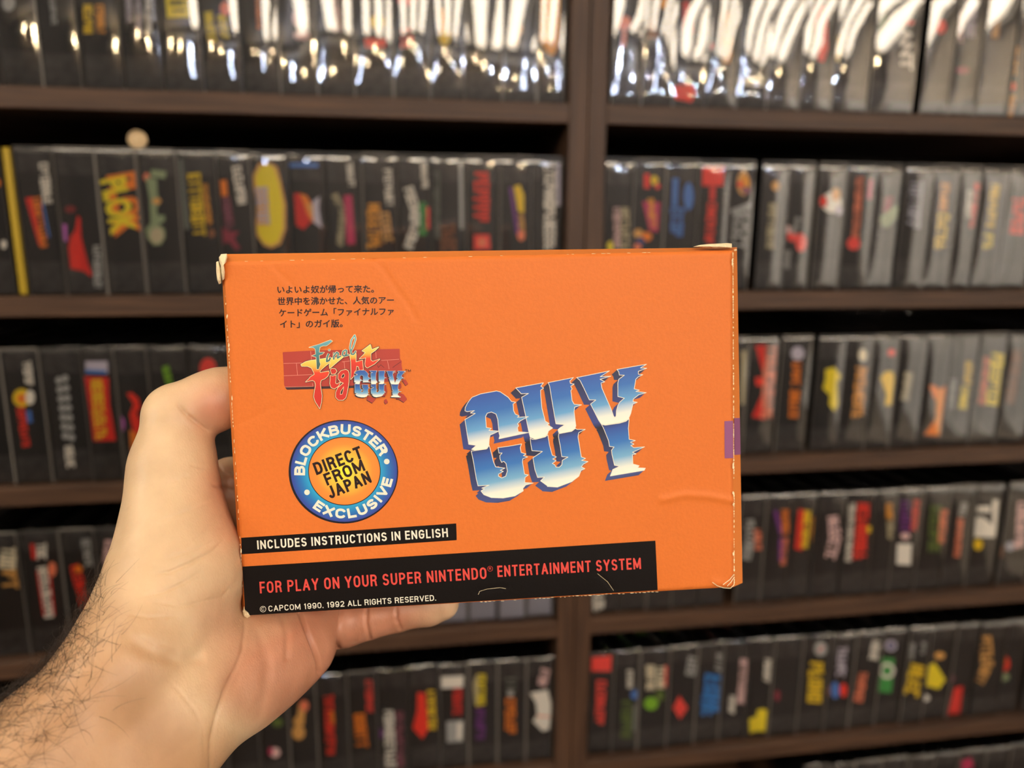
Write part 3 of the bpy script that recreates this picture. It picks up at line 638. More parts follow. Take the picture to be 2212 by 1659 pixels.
# ------------------------------------------------------------------ a plain grotesque alphabet drawn with strokes
def _a(cx, cy, rx, ry, a0, a1, n=9): return [(cx+rx*math.cos(math.radians(a0+(a1-a0)*i/(n-1))), cy+ry*math.sin(math.radians(a0+(a1-a0)*i/(n-1)))) for i in range(n)]
GLY = dict(
 O=(1.02, [_a(.5,.68,.5,.32,180,0)+_a(.5,.32,.5,.32,0,-180)+[(0,.68)]]), C=(1.0, [_a(.5,.68,.5,.32,12,180)+_a(.5,.32,.5,.32,180,348)]),
 G=(1.02, [_a(.5,.68,.5,.32,12,180)+_a(.5,.32,.5,.32,180,350)+[(1,.48),(.55,.48)]]), S=(.97, [_a(.5,.745,.48,.255,12,232)+_a(.5,.255,.5,.255,52,-168)]),
 D=(1.0, [[(0,0),(0,1),(.4,1)]+_a(.42,.66,.58,.34,90,0)+_a(.42,.34,.58,.34,0,-90)+[(0,0)]]),
 B=(1.0, [[(0,0),(0,1),(.55,1)]+_a(.55,.77,.38,.23,90,-90)+[(0,.54)], [(.5,.54)]+_a(.58,.27,.42,.27,90,-90)+[(0,0)]]),
 P=(.97, [[(0,0),(0,1),(.5,1)]+_a(.52,.74,.48,.26,90,-90)+[(0,.48)]]), R=(1.0, [[(0,0),(0,1),(.5,1)]+_a(.52,.75,.45,.25,90,-90)+[(0,.5)], [(.62,.5),(.86,.36),(.9,.1),(.97,0)]]),
 U=(1.0, [[(0,1)]+_a(.5,.3,.5,.3,180,360)+[(1,1)]]), J=(.85, [_a(.5,.28,.5,.28,185,360)+[(1,1)]]), A=(1.1, [[(0,0),(.5,1),(1,0)], [(.2,.31),(.8,.31)]]),
 V=(1.05, [[(0,1),(.5,0),(1,1)]]), X=(1.05, [[(0,1),(1,0)], [(0,0),(1,1)]]), Y=(1.05, [[(0,1),(.5,.42),(1,1)], [(.5,.42),(.5,0)]]), K=(1.05, [[(0,0),(0,1)], [(0,.36),(1,1)], [(.33,.56),(1,0)]]),
 N=(1.03, [[(0,0),(0,1),(1,0),(1,1)]]), M=(1.28, [[(0,0),(0,1),(.5,.12),(1,1),(1,0)]]), T=(.95, [[(0,1),(1,1)], [(.5,1),(.5,0)]]), L=(.82, [[(0,1),(0,0),(1,0)]]), I=(0, [[(.5,1),(.5,0)]]),
 E=(.85, [[(1,1),(0,1),(0,0),(1,0)], [(0,.52),(.92,.52)]]), F=(.82, [[(1,1),(0,1),(0,0)], [(0,.5),(.88,.5)]]), H=(1.02, [[(0,0),(0,1)], [(1,0),(1,1)], [(0,.52),(1,.52)]]),
 **{'1': (.6, [[(.1,.78),(.75,1),(.75,0)]]), '9': (.95, [_a(.5,.68,.5,.32,0,360,15)+_a(.5,.3,.5,.3,0,-165)]), '0': (.95, [_a(.5,.68,.5,.32,180,0)+_a(.5,.32,.5,.32,0,-180)+[(0,.68)]]),
    '2': (.95, [_a(.5,.7,.48,.3,168,-30)+[(0,0),(1,0)]]), '.': (0, [[(.5,0),(.5,.02)]])})
def glyph_px(ch, w, h, sw):
    """triangles of one capital in a w x h cell, y up, strokes sw wide"""
    V = []; T = []
    for path in GLY[ch][1]:
        P = [np.array([sw/2+x*max(w-sw, 0), sw/2+y*(h-sw)]) for x, y in path]
        for i in range(len(P)-1):
            a, b = P[i], P[i+1]; d = b-a; L_ = np.linalg.norm(d)
            if L_ < 1e-6: continue
            u = d/L_; st = abs(u[0]) < .02 or abs(u[1]) < .02; dg = ch in 'XKVYAMNR'; e0 = 0 if i else (sw/2 if st else sw*.45 if dg else 0); e1 = 0 if i < len(P)-2 else (sw/2 if st else sw*.45 if dg else 0)
            a2_, b2_ = a-u*e0, b+u*e1; n = np.array([-u[1], u[0]])*sw/2; k = len(V)
            V += [a2_-n, b2_-n, b2_+n, a2_+n]; T += [(k, k+1, k+2), (k, k+2, k+3)]
            if i < len(P)-2:
                d2 = P[i+2]-b; l2 = np.linalg.norm(d2)
                if l2 < 1e-6: continue
                c = u @ (d2/l2); k = len(V)
                if c < 0.35 and c > -0.2:     # right-angled corner: square it
                    V += [b+np.array(s)*sw/2 for s in ((-1, -1), (1, -1), (1, 1), (-1, 1))]; T += [(k, k+1, k+2), (k, k+2, k+3)]
                else:
                    V += [b+np.array([math.cos(t*math.pi/5), math.sin(t*math.pi/5)])*sw*0.5 for t in range(10)]; T += [(k, k+j, k+j+1) for j in range(1, 9)]
    return V, T
def words(body, p0, p1, h, weight=0.165, gap=0.30):
    """capitals on a baseline p0 -> p1 (pixels)"""
    sw = weight*h; p0 = np.array(p0, float); d = np.array(p1, float)-p0; L_ = np.linalg.norm(d); u = d/L_; up = np.array([u[1], -u[0]])
    tw = 0.0; n = 0; fixed = 0.0
    for i, c in enumerate(body):
        if c == ' ': tw += .30; continue
        if GLY[c][0] == 0: fixed += sw
        else: tw += GLY[c][0]
    tw += gap*(len(body)-1); Uw_ = (L_-fixed)/tw; x = 0.0; V = []; T = []
    for c in body:
        if c == ' ': x += (.30+gap)*Uw_; continue
        w = GLY[c][0]*Uw_ if GLY[c][0] else sw
        gv, gt = glyph_px(c, w, h, sw); k = len(V)
        V += [p0+u*(x+g[0])+up*g[1] for g in gv]; T += [tuple(q+k for q in t) for t in gt]; x += w+gap*Uw_
    return np.array(V), T

# ------------------------------------------------------------------ the orange box held in the hand
BPX = [(482, 565), (1583, 541), (1586, 1269), (528, 1331)]      # front face corners
_d = [np.array([(x-CX)/F, (y-CY)/F, 1.0]) for x, y in BPX]
_z = np.append(np.linalg.solve(np.array([_d[0], -_d[1], _d[2]]).T, _d[3]), 1.0)
_P = [_z[i]*_d[i] for i in range(4)]; _s = 0.178/np.linalg.norm(_P[1]-_P[0]); _P = [p*_s for p in _P]
_w = 0.178; _h = np.linalg.norm(_P[3]-_P[0])
Uc = (_P[1]-_P[0])/_w; Vc = (_P[3]-_P[0])/_h; Nc = np.cross(Uc, Vc)       # camera axes; Nc points away from the camera
Uw, Vw, Nw = R.T @ Uc, R.T @ Vc, R.T @ Nc
TLw = CAM + R.T @ _P[0]
BD = 0.029
ORG = TLw + Uw*_w/2 + Vw*_h + Nw*BD/2                                     # middle of the box's underside
hb = tag(empty('game_box', tuple(ORG)), 'worn orange cardboard game box with big blue chrome lettering held in the hand', 'game box')
hb.matrix_world = Matrix(((Uw[0], Nw[0], -Vw[0], ORG[0]), (Uw[1], Nw[1], -Vw[1], ORG[1]), (Uw[2], Nw[2], -Vw[2], ORG[2]), (0, 0, 0, 1)))
# local axes: x right, y away from the camera, z up; front face at y = -BD/2
def onbox(x, y, off=0.0):
    """pixel -> local point on the plane `off` metres behind the front face"""
    r = ray(x, y); o = TLw + Nw*off; t = ((o-CAM) @ Nw)/(r @ Nw); q = CAM + r*t - ORG
    return np.array([q @ Uw, q @ Nw, -(q @ Vw)])
FY = -BD/2
CREASES = [([(570, 552), (600, 585), (632, 615), (655, 655)], 1.0, -.00016), ([(803, 550), (832, 585), (852, 618), (880, 655), (900, 690)], 1.2, -.00020),
           ([(503, 920), (540, 905), (590, 880)], 1.0, -.00016), ([(1430, 1079), (1480, 1068), (1530, 1072), (1584, 1082)], 1.6, .00042),
           ([(1290, 1238), (1318, 1262), (1326, 1276)], 1.0, -.0001), ([(1035, 1278), (1060, 1270), (1100, 1266)], 1.0, -.0001), ([(1540, 1255), (1560, 1262), (1580, 1268)], 1.5, .0003)]
CRL = [([onbox(*p)[[0, 2]] for p in pts], w*0.0008, a) for pts, w, a in CREASES]
def bulge(x, z):
    """height of the card above its plane: slight pillow plus the creases"""
    z = np.asarray(z, float); x = np.asarray(x, float)
    h = 0.0006*np.clip(1-(2*x/_w)**4, 0, 1)*np.clip(1-((2*z-_h)/_h)**4, 0, 1)
    for pts, w, a in CRL:
        d = np.full(x.shape, 9.0)
        for p, q in zip(pts[:-1], pts[1:]):
            e = q-p; t = np.clip(((x-p[0])*e[0]+(z-p[1])*e[1])/(e@e), 0, 1)
            d = np.minimum(d, np.hypot(x-p[0]-t*e[0], z-p[1]-t*e[1]))
        s = np.sign(1)
        h = h + a*np.exp(-(d/w)**2)
    return h
CARD = mat('orange_printed_card', (217, 117, 50), rough=0.5, spec=0.22, noise=0.025, bump=0.10, scale=900)
CARDT = mat('orange_card_side', (222, 126, 50), rough=0.42, spec=0.35, bump=0.10, scale=900)
TORN = mat('torn_cream_paper', (240, 222, 182), rough=0.9, bump=0.6, scale=900)
BLK = mat('black_print', (16, 11, 10), rough=0.45, spec=0.22, bump=0.05, scale=900)
def card_box():
    nx, nz = 240, 170
    F0 = [onbox(*p) for p in BPX]
    xs = np.linspace(0, 1, nx); zs = np.linspace(0, 1, nz); V = []; Fc = []
    TL, TR, BR, BL = [np.array([p[0], p[2]]) for p in F0]
    g = np.array([[(TL*(1-u)+TR*u)*(1-v)+(BL*(1-u)+BR*u)*v for u in xs] for v in zs])
    X, Z = g[..., 0], g[..., 1]
    edge = np.minimum(np.minimum(xs[None, :], 1-xs[None, :])*_w, np.minimum(zs[:, None], 1-zs[:, None])*_h)
    rnd_ = 0.0007*np.clip(1-edge/0.0012, 0, 1)**2
    Y = FY - bulge(X, Z) + rnd_
    for j in range(nz):
        for i in range(nx): V.append((X[j, i], Y[j, i], Z[j, i]))
    for j in range(nz-1):
        for i in range(nx-1): a = j*nx+i; Fc.append((a, a+nx, a+nx+1, a+1))
    fr = mesh('front_panel', V, Fc, CARD, hb, smooth=True)
    # ring of the bulging side panels, then the rear
    def loop(c, n=24): 
        out = []
        for a, b in ((0, 1), (1, 2), (2, 3), (3, 0)):
            for i in range(n): out.append(np.array(c[a])*(1-i/n)+np.array(c[b])*(i/n))
        return out
    A0 = loop([(p[0], FY+0.0007, p[2]) for p in F0])
    R1 = loop([onbox(477, 549, .006), onbox(1592, 534, .007), onbox(1604, 1259, .007), onbox(523, 1330, .006)])
    R2 = loop([tuple(np.array([sx*(_w/2+0.0002), BD/2-0.001, zz])) for sx, zz in ((-1, _h+.0005), (1, _h+.0005), (1, 0.0), (-1, 0.0))])
    R3 = loop([tuple(np.array([sx*(_w/2-0.0006), BD/2, zz])) for sx, zz in ((-1, _h-.0003), (1, _h-.0003), (1, 0.0006), (-1, 0.0006))])
    n = len(A0); V = [tuple(p) for p in A0+R1+R2+R3]; Fc = []
    for L_ in range(3):
        for i in range(n): Fc.append((L_*n+i, L_*n+(i+1) % n, (L_+1)*n+(i+1) % n, (L_+1)*n+i))
    sides = mesh('side_panels', V, Fc, CARDT, hb)
    k = 3*n
    mesh('back_panel', [V[k+i] for i in (0, 24, 48, 72)], [(3, 2, 1, 0)], CARDT, hb)
    return F0, fr
F0, FRONT = card_box()
_lay = [0]
def put(V, T, m, name, shade=None, lab=None, dz=None):
    """flat print given in pixels, laid on the front panel"""
    _lay[0] += 1; l = 0.00007 + 0.000006*_lay[0] if dz is None else dz
    if shade is None: V, T = dense(V, T, 16)
    js = 0.0000008 if any(k_ in name for k_ in ('lettering', 'rim', 'outline', 'side')) else 0.0
    Q = np.array([onbox(p[0], p[1]) for p in V]); h = bulge(Q[:, 0], Q[:, 2])
    P = [(q[0], FY-hh-l-js*((i_//4) % 6), q[2]) for i_, (q, hh) in enumerate(zip(Q, h))]
    T2 = []
    for a, b, c in T:
        n_ = np.cross(np.array(P[b])-np.array(P[a]), np.array(P[c])-np.array(P[a]))
        T2.append((a, b, c) if n_[1] < 0 else (a, c, b))
    o = mesh(name, P, T2, m, FRONT, attr=shade)
    if lab: o['label'] = lab
    return o
def stroke(pts, w, closed=False):
    V = []; T = []; n = len(pts)
    for i in range(n if closed else n-1):
        a = np.array(pts[i], float); b = np.array(pts[(i+1) % n], float); d = b-a; L_ = np.linalg.norm(d)
        if L_ < 1e-6: continue
        u = d/L_; nn = np.array([u[1], -u[0]])*w/2; k = len(V)
        V += [a+nn, b+nn, b-nn, a-nn]; T += [(k, k+1, k+2), (k, k+2, k+3)]
        k = len(V); V += [b+np.array([math.cos(t), math.sin(t)])*w/2 for t in np.arange(6)*math.pi/3]; T += [(k, k+j, k+j+1) for j in range(1, 5)]
    return np.array(V), T
def dense(V, T, size):
    """split big triangles so that the print follows the card"""
    V = [np.array(v, float) for v in V]; todo = list(T); out = []
    while todo:
        t = todo.pop(); L_ = [(np.linalg.norm(V[t[i]]-V[t[(i+1) % 3]]), i) for i in range(3)]; l, i = max(L_)
        if l <= size: out.append(t); continue
        a, b, c = t[i], t[(i+1) % 3], t[(i+2) % 3]; V.append((V[a]+V[b])/2); m = len(V)-1; todo += [(a, m, c), (m, b, c)]
    return np.array(V), out
def grad_mat(name, stops, rough=0.4):
    m = bpy.data.materials.new(name); m.use_nodes = True; nt = m.node_tree; b = nt.nodes['Principled BSDF']
    a = nt.nodes.new('ShaderNodeAttribute'); a.attribute_name = 'shade'; r = nt.nodes.new('ShaderNodeValToRGB')
    els = r.color_ramp.elements
    while len(els) < len(stops): els.new(0.5)
    for e, (p, c) in zip(els, stops): e.position = p
    for e, (p, c) in zip(els, stops): e.color = lin(c)
    nt.links.new(a.outputs['Fac'], r.inputs[0]); nt.links.new(r.outputs[0], b.inputs['Base Color']); b.inputs['Roughness'].default_value = rough
    b.inputs['Specular IOR Level'].default_value = 0.4
    return m
WHT = ink((234, 231, 214)); NAVY = ink((47, 52, 84))
def pl(o, s, *v): return [(o[0]+v[i]/s, o[1]+v[i+1]/s) for i in range(0, len(v), 2)]
g2 = lambda *v: pl((960, 780), 5.529, *v)
g3 = lambda *v: pl((1180, 780), 5.529, *v)
G_UP = g2(245,590, 250,550, 275,500, 300,465, 330,430, 430,390, 620,355, 665,365, 760,430, 800,480, 850,488, 818,510, 825,590, 845,630, 890,650, 870,668, 1000,660, 905,710, 872,745, 885,770, 870,790, 880,840, 1000,850, 650,925, 660,890, 650,850, 635,690, 615,630, 560,605, 510,620, 490,660, 500,790, 560,800, 530,825, 648,833, 580,865, 545,880, 535,930, 530,1000, 510,1040, 370,1060, 325,1050, 380,1003, 290,990, 245,695, 368,622, 310,617, 358,588, 270,602)
G_LO = g2(320,1070, 355,1066, 500,1046, 535,1005, 550,1060, 585,1200, 610,1258, 722,1273, 665,1300, 702,1312, 645,1345, 645,1370, 682,1390, 730,1370, 750,1310, 735,1220, 708,1192, 680,1205, 662,1160, 660,1125, 688,1093, 650,1095, 638,1030, 760,1014, 920,985, 903,1030, 915,1088, 972,1105, 940,1125, 992,1140, 935,1162, 930,1200, 955,1345, 1000,1355, 960,1385, 957,1445, 1058,1452, 968,1475, 935,1515, 940,1545, 840,1605, 700,1630, 560,1625, 470,1590, 435,1545, 478,1520, 445,1512, 533,1477, 400,1485, 380,1400, 345,1190)
U_UPL = g2(850,318, 1150,262, 1180,258, 1148,298, 1182,320, 1146,345, 1148,420, 1162,560, 1203,715, 1248,742, 1225,755, 1290,795, 1240,830, 1228,868, 1200,895, 1080,925, 1022,905, 1005,840, 970,660, 920,430, 1002,384, 915,388, 880,350)
U_UPR = g3(20,255, 320,195, 278,235, 285,265, 330,272, 288,298, 305,330, 290,350, 305,470, 330,512, 418,520, 335,548, 328,600, 350,770, 338,805, 295,832, 170,860, 145,850, 137,815, 165,790, 220,757, 112,746, 70,500, 38,300)
U_LO = g2(1022,915, 1045,930, 1090,930, 1200,902, 1232,878, 1252,1000, 1285,1120, 1335,1140, 1290,1165, 1330,1185, 1285,1218, 1315,1235, 1330,1262, 1370,1262, 1398,1235, 1405,1180, 1472,1142, 1398,1136, 1380,1010, 1358,900, 1362,862) + g3(155,862, 300,835, 345,800, 362,812, 462,812, 385,850, 375,900, 415,1140, 465,1158, 418,1182, 495,1195, 440,1225, 415,1258, 458,1280, 412,1300, 385,1370, 300,1435, 130,1500, 10,1492) + g2(1230,1487, 1145,1425, 1192,1380, 1110,1385, 1078,1290, 1055,1150, 1168,1075, 1043,1065, 1030,990)
Y_UP = g3(360,195, 690,128, 750,115, 640,185, 768,178, 638,215, 695,245, 650,260, 660,320, 770,570, 800,655, 818,672, 830,650, 833,590, 850,530, 870,490, 928,440, 850,420, 850,260, 862,215, 928,167, 868,165, 860,125, 840,98, 1120,48, 1192,36, 1120,80, 1195,84, 1095,120, 1095,155, 1148,161, 1095,185, 1065,215, 1045,330, 1108,345, 1065,360, 1188,375, 1100,400, 1035,450, 1030,480, 1082,490, 1030,510, 1005,620, 980,680, 945,708, 870,730, 700,755, 650,745, 620,700, 525,510, 588,462, 510,460, 450,330, 400,230)
Y_LO = g3(655,752, 700,762, 870,738, 945,716, 985,685, 975,800, 985,930, 1058,945, 1000,965, 1042,988, 1005,1005, 1040,1030, 1168,1020, 1080,1060, 1025,1085, 1068,1105, 1025,1112, 1030,1225, 1105,1245, 1085,1270, 1178,1275, 1165,1300, 760,1368, 790,1290, 872,1252, 810,1240, 780,1110, 775,1060, 805,1022, 750,1015, 740,950, 680,800)
UPS, LOS = [G_UP, U_UPL, U_UPR, Y_UP], [G_LO, U_LO, Y_LO]
CHU = grad_mat('blue_chrome_print_upper', [(0.0, (56, 88, 168)), (0.35, (58, 112, 186)), (0.65, (104, 164, 214)), (0.86, (232, 236, 228)), (1.0, (246, 242, 226))])
CHL = grad_mat('blue_chrome_print_lower', [(0.0, (52, 58, 98)), (0.12, (54, 88, 164)), (0.4, (58, 118, 190)), (0.7, (120, 176, 214)), (0.9, (232, 236, 226)), (1.0, (246, 242, 226))])
def tpar(V, up): t = V[:, 1]+0.2*V[:, 0]; return (t-1057)/120 if up else (t-1176)/112
# extruded dark sides first, then faces, then the white rims
ex = ([], [])
for i in range(9):
    f_ = i/8.0; sx, sy = -11.5*f_, 10.5*f_
    if i == 0: continue
    for P_ in UPS+LOS:
        V, T = tri([(x+sx, y+sy) for x, y in P_]); k = len(ex[0]); ex[0].extend(V); ex[1].extend([tuple(q+k for q in t) for t in T])
shd = np.array([v[1]+0.2*v[0] for v in ex[0]])
DKS = grad_mat('dark_blue_block_side', [(0.0, (38, 42, 60)), (0.45, (66, 76, 140)), (0.5, (36, 38, 52)), (0.95, (72, 84, 140)), (1.0, (58, 66, 96))])
_ev, _et = dense(ex[0], ex[1], 30); shd = np.array([v[1]+0.2*v[0] for v in _ev])
put(_ev, _et, DKS, 'title_block_side', shade=np.clip((shd-1057)/250, 0, 1))
for up, S_ in ((True, UPS), (False, LOS)):
    for P_ in S_:
        V, T = tri(P_); V, T = dense(V, T, 22)
        put(V, T, CHU if up else CHL, 'title_letter', shade=np.clip(tpar(V, up), 0, 1))
for P_ in UPS+LOS:
    V, T = stroke(P_, 1.3, True); put(V, T, WHT, 'title_rim')

_lay[0] = 0
# small logo
k4 = lambda *v: pl((600, 720), 9.76, *v)
k5 = lambda *v: pl((740, 720), 9.756, *v)
BRK = ink((176, 62, 52)); MORT = ink((226, 150, 132)); DRK = ink((62, 36, 42)); TEAL = grad_mat('teal_print', [(0, (110, 176, 190)), (0.5, (74, 138, 146)), (1, (66, 100, 96))])
FIRE = grad_mat('fire_print', [(0, (250, 226, 110)), (0.3, (246, 180, 70)), (0.5, (226, 70, 46)), (1, (206, 52, 44))]); CREAM = ink((246, 224, 178))
def P1(pts, m, name, holes=(), shade=None, **k):
    V, T = tri(pts, holes); sh = None
    if shade: V, T = dense(V, T, 12); sh = np.clip((V[:, 1]-shade[0])/(shade[1]-shade[0]), 0, 1)
    return put(V, T, m, name, shade=sh, **k)
P1(k4(150,1130, 200,1188, 1600,1150) + k5(240,1140, 240,1080), DRK, 'logo_shadow')
P1(k4(110,405, 125,395, 740,362) + k5(1205,325, 1215,545, 1250,580, 1245,660, 1290,930, 1285,970, 1180,990, 230,1100) + k4(160,1135, 140,1080, 128,700), BRK, 'logo_brick_wall')
for ch in (k5(1255,985, 1330,972, 1385,1060, 1330,1098), k5(1150,1040, 1235,1060, 1245,1130, 1190,1185, 1130,1165), k5(1170,1240, 1290,1280, 1362,1380, 1290,1450, 1190,1385, 1130,1380), k5(530,1320, 710,1370, 630,1465, 515,1400), k5(860,1075, 920,1100, 945,1230, 900,1325, 840,1325), k5(885,1395, 925,1378, 962,1450, 905,1485, 880,1440)):
    P1([(x-.6, y+1.3) for x, y in ch], DRK, 'logo_shadow'); P1(ch, BRK, 'logo_brick_chip')
for ln in (k4(130,635, 560,622), k4(400,630, 425,885), k4(135,893, 740,868), k4(700,378, 720,560), k4(150,1132, 740,1116), k4(738,1050, 750,1120), k4(1360,600, 1540,580), k4(1405,600, 1420,740), k5(700,370, 715,520), k5(820,570, 1190,545), k5(950,575, 985,750)):
    V, T = stroke(ln, 0.9); put(V, T, MORT, 'logo_mortar_line')
for ln in (k5(1060,720, 1110,680, 1230,600), k5(740,670, 760,720, 810,660, 880,720)):
    V, T = stroke(ln, 0.8); put(V, T, DRK, 'logo_crack')
FF = k4(500,655, 600,598, 700,572, 820,558, 1050,522, 1240,515, 1400,485, 1250,610, 1105,735, 1095,670, 1130,600, 1040,660, 950,735, 895,790, 905,830, 1080,795, 1092,830, 1060,900, 1000,950, 920,985, 903,1060, 920,1200, 938,1310, 925,1450, 893,1580, 800,1430, 768,1330, 790,1200, 808,1080, 790,1012, 740,985, 600,1020, 660,965, 700,915, 782,865, 770,820, 720,725, 640,690, 515,690)
I1 = k4(1120,770, 1150,740, 1220,748, 1252,800, 1210,852, 1142,852); I2 = k4(1115,890, 1170,900, 1238,878, 1225,1000, 1222,1050, 1260,1068, 1335,1020, 1282,1110, 1200,1165, 1135,1135, 1108,1055, 1118,960)
GG = k4(1440,760, 1490,790, 1510,850, 1505,1000, 1490,1120, 1465,1250, 1440,1350, 1380,1402, 1290,1402, 1232,1340, 1235,1240, 1280,1140, 1400,1045, 1330,1015, 1282,950, 1280,860, 1340,790); GH1 = k4(1400,840, 1360,870, 1340,930, 1385,945, 1425,890); GH2 = k4(1400,1110, 1330,1220, 1320,1290, 1370,1280, 1395,1190)
HH = k5(160,450, 290,425, 288,520, 285,605, 340,590, 425,565, 430,640, 440,765, 365,775, 345,700, 300,685, 290,775, 255,810, 240,900, 180,965, 190,800, 185,600)
TT = k5(470,330, 590,238, 622,345, 765,288, 690,360, 600,420, 598,560, 640,592, 785,543, 680,640, 530,722, 490,695, 480,640, 500,510, 365,535, 440,460, 490,400, 420,368)
for P_, hl in ((FF, ()), (I1, ()), (I2, ()), (GG, ()), (HH, ()), (TT, ())):
    P1([(x+1.6, y+1.8) for x, y in P_], DRK, 'logo_shadow')
    V, T = stroke(P_, 4.2, True); put(V, T, DRK, 'logo_outline')
for P_, hl in ((FF, ()), (I1, ()), (I2, ()), (GG, (GH1, GH2)), (HH, ()), (TT, ())):
    V, T = stroke(P_, 2.2, True); put(V, T, CREAM, 'logo_rim')
    for h_ in hl: V, T = stroke(h_, 1.6, True); put(V, T, CREAM, 'logo_rim')
    yy = [p[1] for p in P_]
    rg = (774, 836) if P_ is FF else (700, 760) if P_ in (I1, I2, GG) else (748, 800) if P_ is TT else (762, 794)
    P1(P_, FIRE, 'logo_letter', holes=hl, shade=rg)
for P_ in (k4(670,295, 900,225, 1120,140, 1160,165, 1080,230, 1030,262, 960,262, 895,290, 880,400, 990,400, 945,440, 882,460, 890,600, 908,650, 870,752, 832,750, 820,500, 730,472, 810,440, 800,330, 760,300),):
    V, T = stroke(P_, 1.8, True); put(V, T, CREAM, 'logo_rim'); P1(P_, TEAL, 'logo_script', shade=(735, 790))
for ln, w_ in ((k4(1085,425, 1050,500, 1042,590, 1090,570, 1115,520), 4.2), (k4(1088,335, 1095,352), 4.4), (k4(1200,400, 1195,470, 1190,540), 4.0), (k4(1200,470, 1250,400, 1285,420, 1270,520, 1330,480), 3.6), (k4(1450,345, 1385,380, 1370,450, 1410,480, 1455,440, 1460,360, 1440,470, 1500,450), 3.4), (k4(1560,440, 1530,300, 1560,140, 1630,40, 1650,120, 1600,280, 1550,380, 1565,440, 1610,440, 1650,380), 3.3)):
    V, T = stroke(ln, w_+1.4); put(V, T, CREAM, 'logo_rim')
    V, T = stroke(ln, w_-0.6); put(V, T, TEAL, 'logo_script', shade=np.clip((V[:, 1]-735)/55, 0, 1))
# the three small chrome letters of the logo
def small(P_):
    out = []
    for x, y in P_:
        t = y+.2*x-1057; xr = (x-1004)-0.17*(y-895)
        out.append((767+xr*(100/372.0), 799+t/234*58))
    return out
for P_ in UPS+LOS:
    Q = small(P_); P1([(x-2.2, y+2.0) for x, y in Q], ink((40, 42, 60)), 'logo_shadow'); P1([(x-1.1, y+1.0) for x, y in Q], ink((40, 42, 60)), 'logo_shadow')
for up, S_ in ((True, UPS), (False, LOS)):
    for P_ in S_:
        Q = small(P_); P1(Q, CHU if up else CHL, 'logo_letter', shade=(799, 829) if up else (828, 857))
for P_ in UPS+LOS:
    V, T = stroke(small(P_), 0.4, True); put(V, T, WHT, 'logo_rim')
def say(body, p0, p1, h, m, name='lettering', bold=.165, gap=.30):
    V, T = words(body, p0, p1, h, bold, gap); return put(V, T, m, name)
INK0 = ink((34, 14, 16))
say('TM', (875.5, 803), (888, 803), 5.6, INK0, bold=.17)
_lay[0] = 0
# Japanese copy: each line printed three times a hair apart for weight
for s_, a_, b_ in (('いよいよ奴が帰って来た。', (600, 634.2), (808, 632.4)), ('世界中を沸かせた、人気のアー', (600.5, 659.4), (851, 656.8)), ('ケードゲーム「ファイナルファ', (603.5, 684.2), (851, 681)), ('イト」のガイ版。', (605.8, 708.8), (740.5, 707))):
    V, T = text_px(s_, a_, b_, 16.8, bold=0.0, capref=False, res=2); VV = []; TT = []
    for dx, dy in ((-.45, 0), (.45, 0), (0, .4), (0, -.4)):
        k = len(VV); VV += [v+np.array([dx, dy]) for v in V]; TT += [tuple(q+k for q in t) for t in T]
    put(np.array(VV), TT, INK0, 'japanese_lettering')
_lay[0] = 0
# badge
bc = np.array([743.5, 1017.5])
SHB = ink((20, 20, 34))
def ring(c, rx, ry, n=72): return ell(c[0], c[1], rx, ry, n)
P1(ring(bc+np.array([-1.2, .8]), 118.2, 111.8), SHB, 'badge_shadow')
RAD = grad_mat('badge_blue', [(0.0, (48, 168, 214)), (0.5, (44, 116, 188)), (1.0, (58, 70, 156))])
V = []; T = []; sh = []; N_ = 72
for j, q in enumerate((0.655, 0.75, 0.85, 0.985)):
    for i in range(N_): a = 2*math.pi*i/N_; V.append((bc[0]+116.5*q*math.cos(a), bc[1]+110.4*q*math.sin(a))); sh.append((q-.655)/.33)
for j in range(3):
    for i in range(N_): a, b = j*N_+i, j*N_+(i+1) % N_; T += [(a, b, b+N_), (a, b+N_, a+N_)]
put(np.array(V), T, RAD, 'badge_ring', shade=sh)
SUN = grad_mat('badge_sun', [(0.0, (252, 240, 60)), (0.35, (248, 206, 72)), (0.8, (240, 146, 60)), (1.0, (238, 136, 58))])
P1(ring(bc+np.array([1, -.5]), 78.2, 74.2), SHB, 'badge_shadow')
V = [(bc[0]+1, bc[1]-.5)]; T = []; sh = [0.0]
for j, q in enumerate((0.3, 0.65, 1.0)):
    for i in range(N_): a = 2*math.pi*i/N_; V.append((bc[0]+1+76.5*q*math.cos(a), bc[1]-.5+72.4*q*math.sin(a))); sh.append(q)
for i in range(N_): T.append((0, 1+i, 1+(i+1) % N_))
for j in range(2):
    for i in range(N_): a, b = 1+j*N_+i, 1+j*N_+(i+1) % N_; T += [(a, b, b+N_), (a, b+N_, a+N_)]
put(np.array(V), T, SUN, 'badge_centre', shade=sh)
def arc_text(body, a0, a1, r, hh, inward, widths):
    """letters around the badge; angles in degrees, 0 = right, clockwise on the picture"""
    tot = sum(widths[c] for c in body); ang = a0; vv = []; tt = []
    for c in body:
        da = (a1-a0)*widths[c]/tot; am = math.radians(ang+da/2); ang += da
        if c == ' ': continue
        wpx = 6.0 if c == 'I' else abs(math.radians(da))*r*0.86; V, T = glyph_px(c, wpx, hh, 5.6); V = np.array(V)
        u = V[:, 0]-wpx/2; w = V[:, 1]-hh/2
        rad = np.array([math.cos(am), math.sin(am)]); tan = np.array([-math.sin(am), math.cos(am)])
        if inward: rad2, tan2 = -rad, -tan
        else: rad2, tan2 = rad, tan
        P = bc + rad*r + np.outer(u, tan2) + np.outer(w, rad2)
        P = bc + (P-bc)*np.array([1.0, 110.4/116.5])
        k = len(vv); vv += list(P); tt += [tuple(q+k for q in t) for t in T]
    put(np.array(vv), tt, WHT, 'badge_lettering')
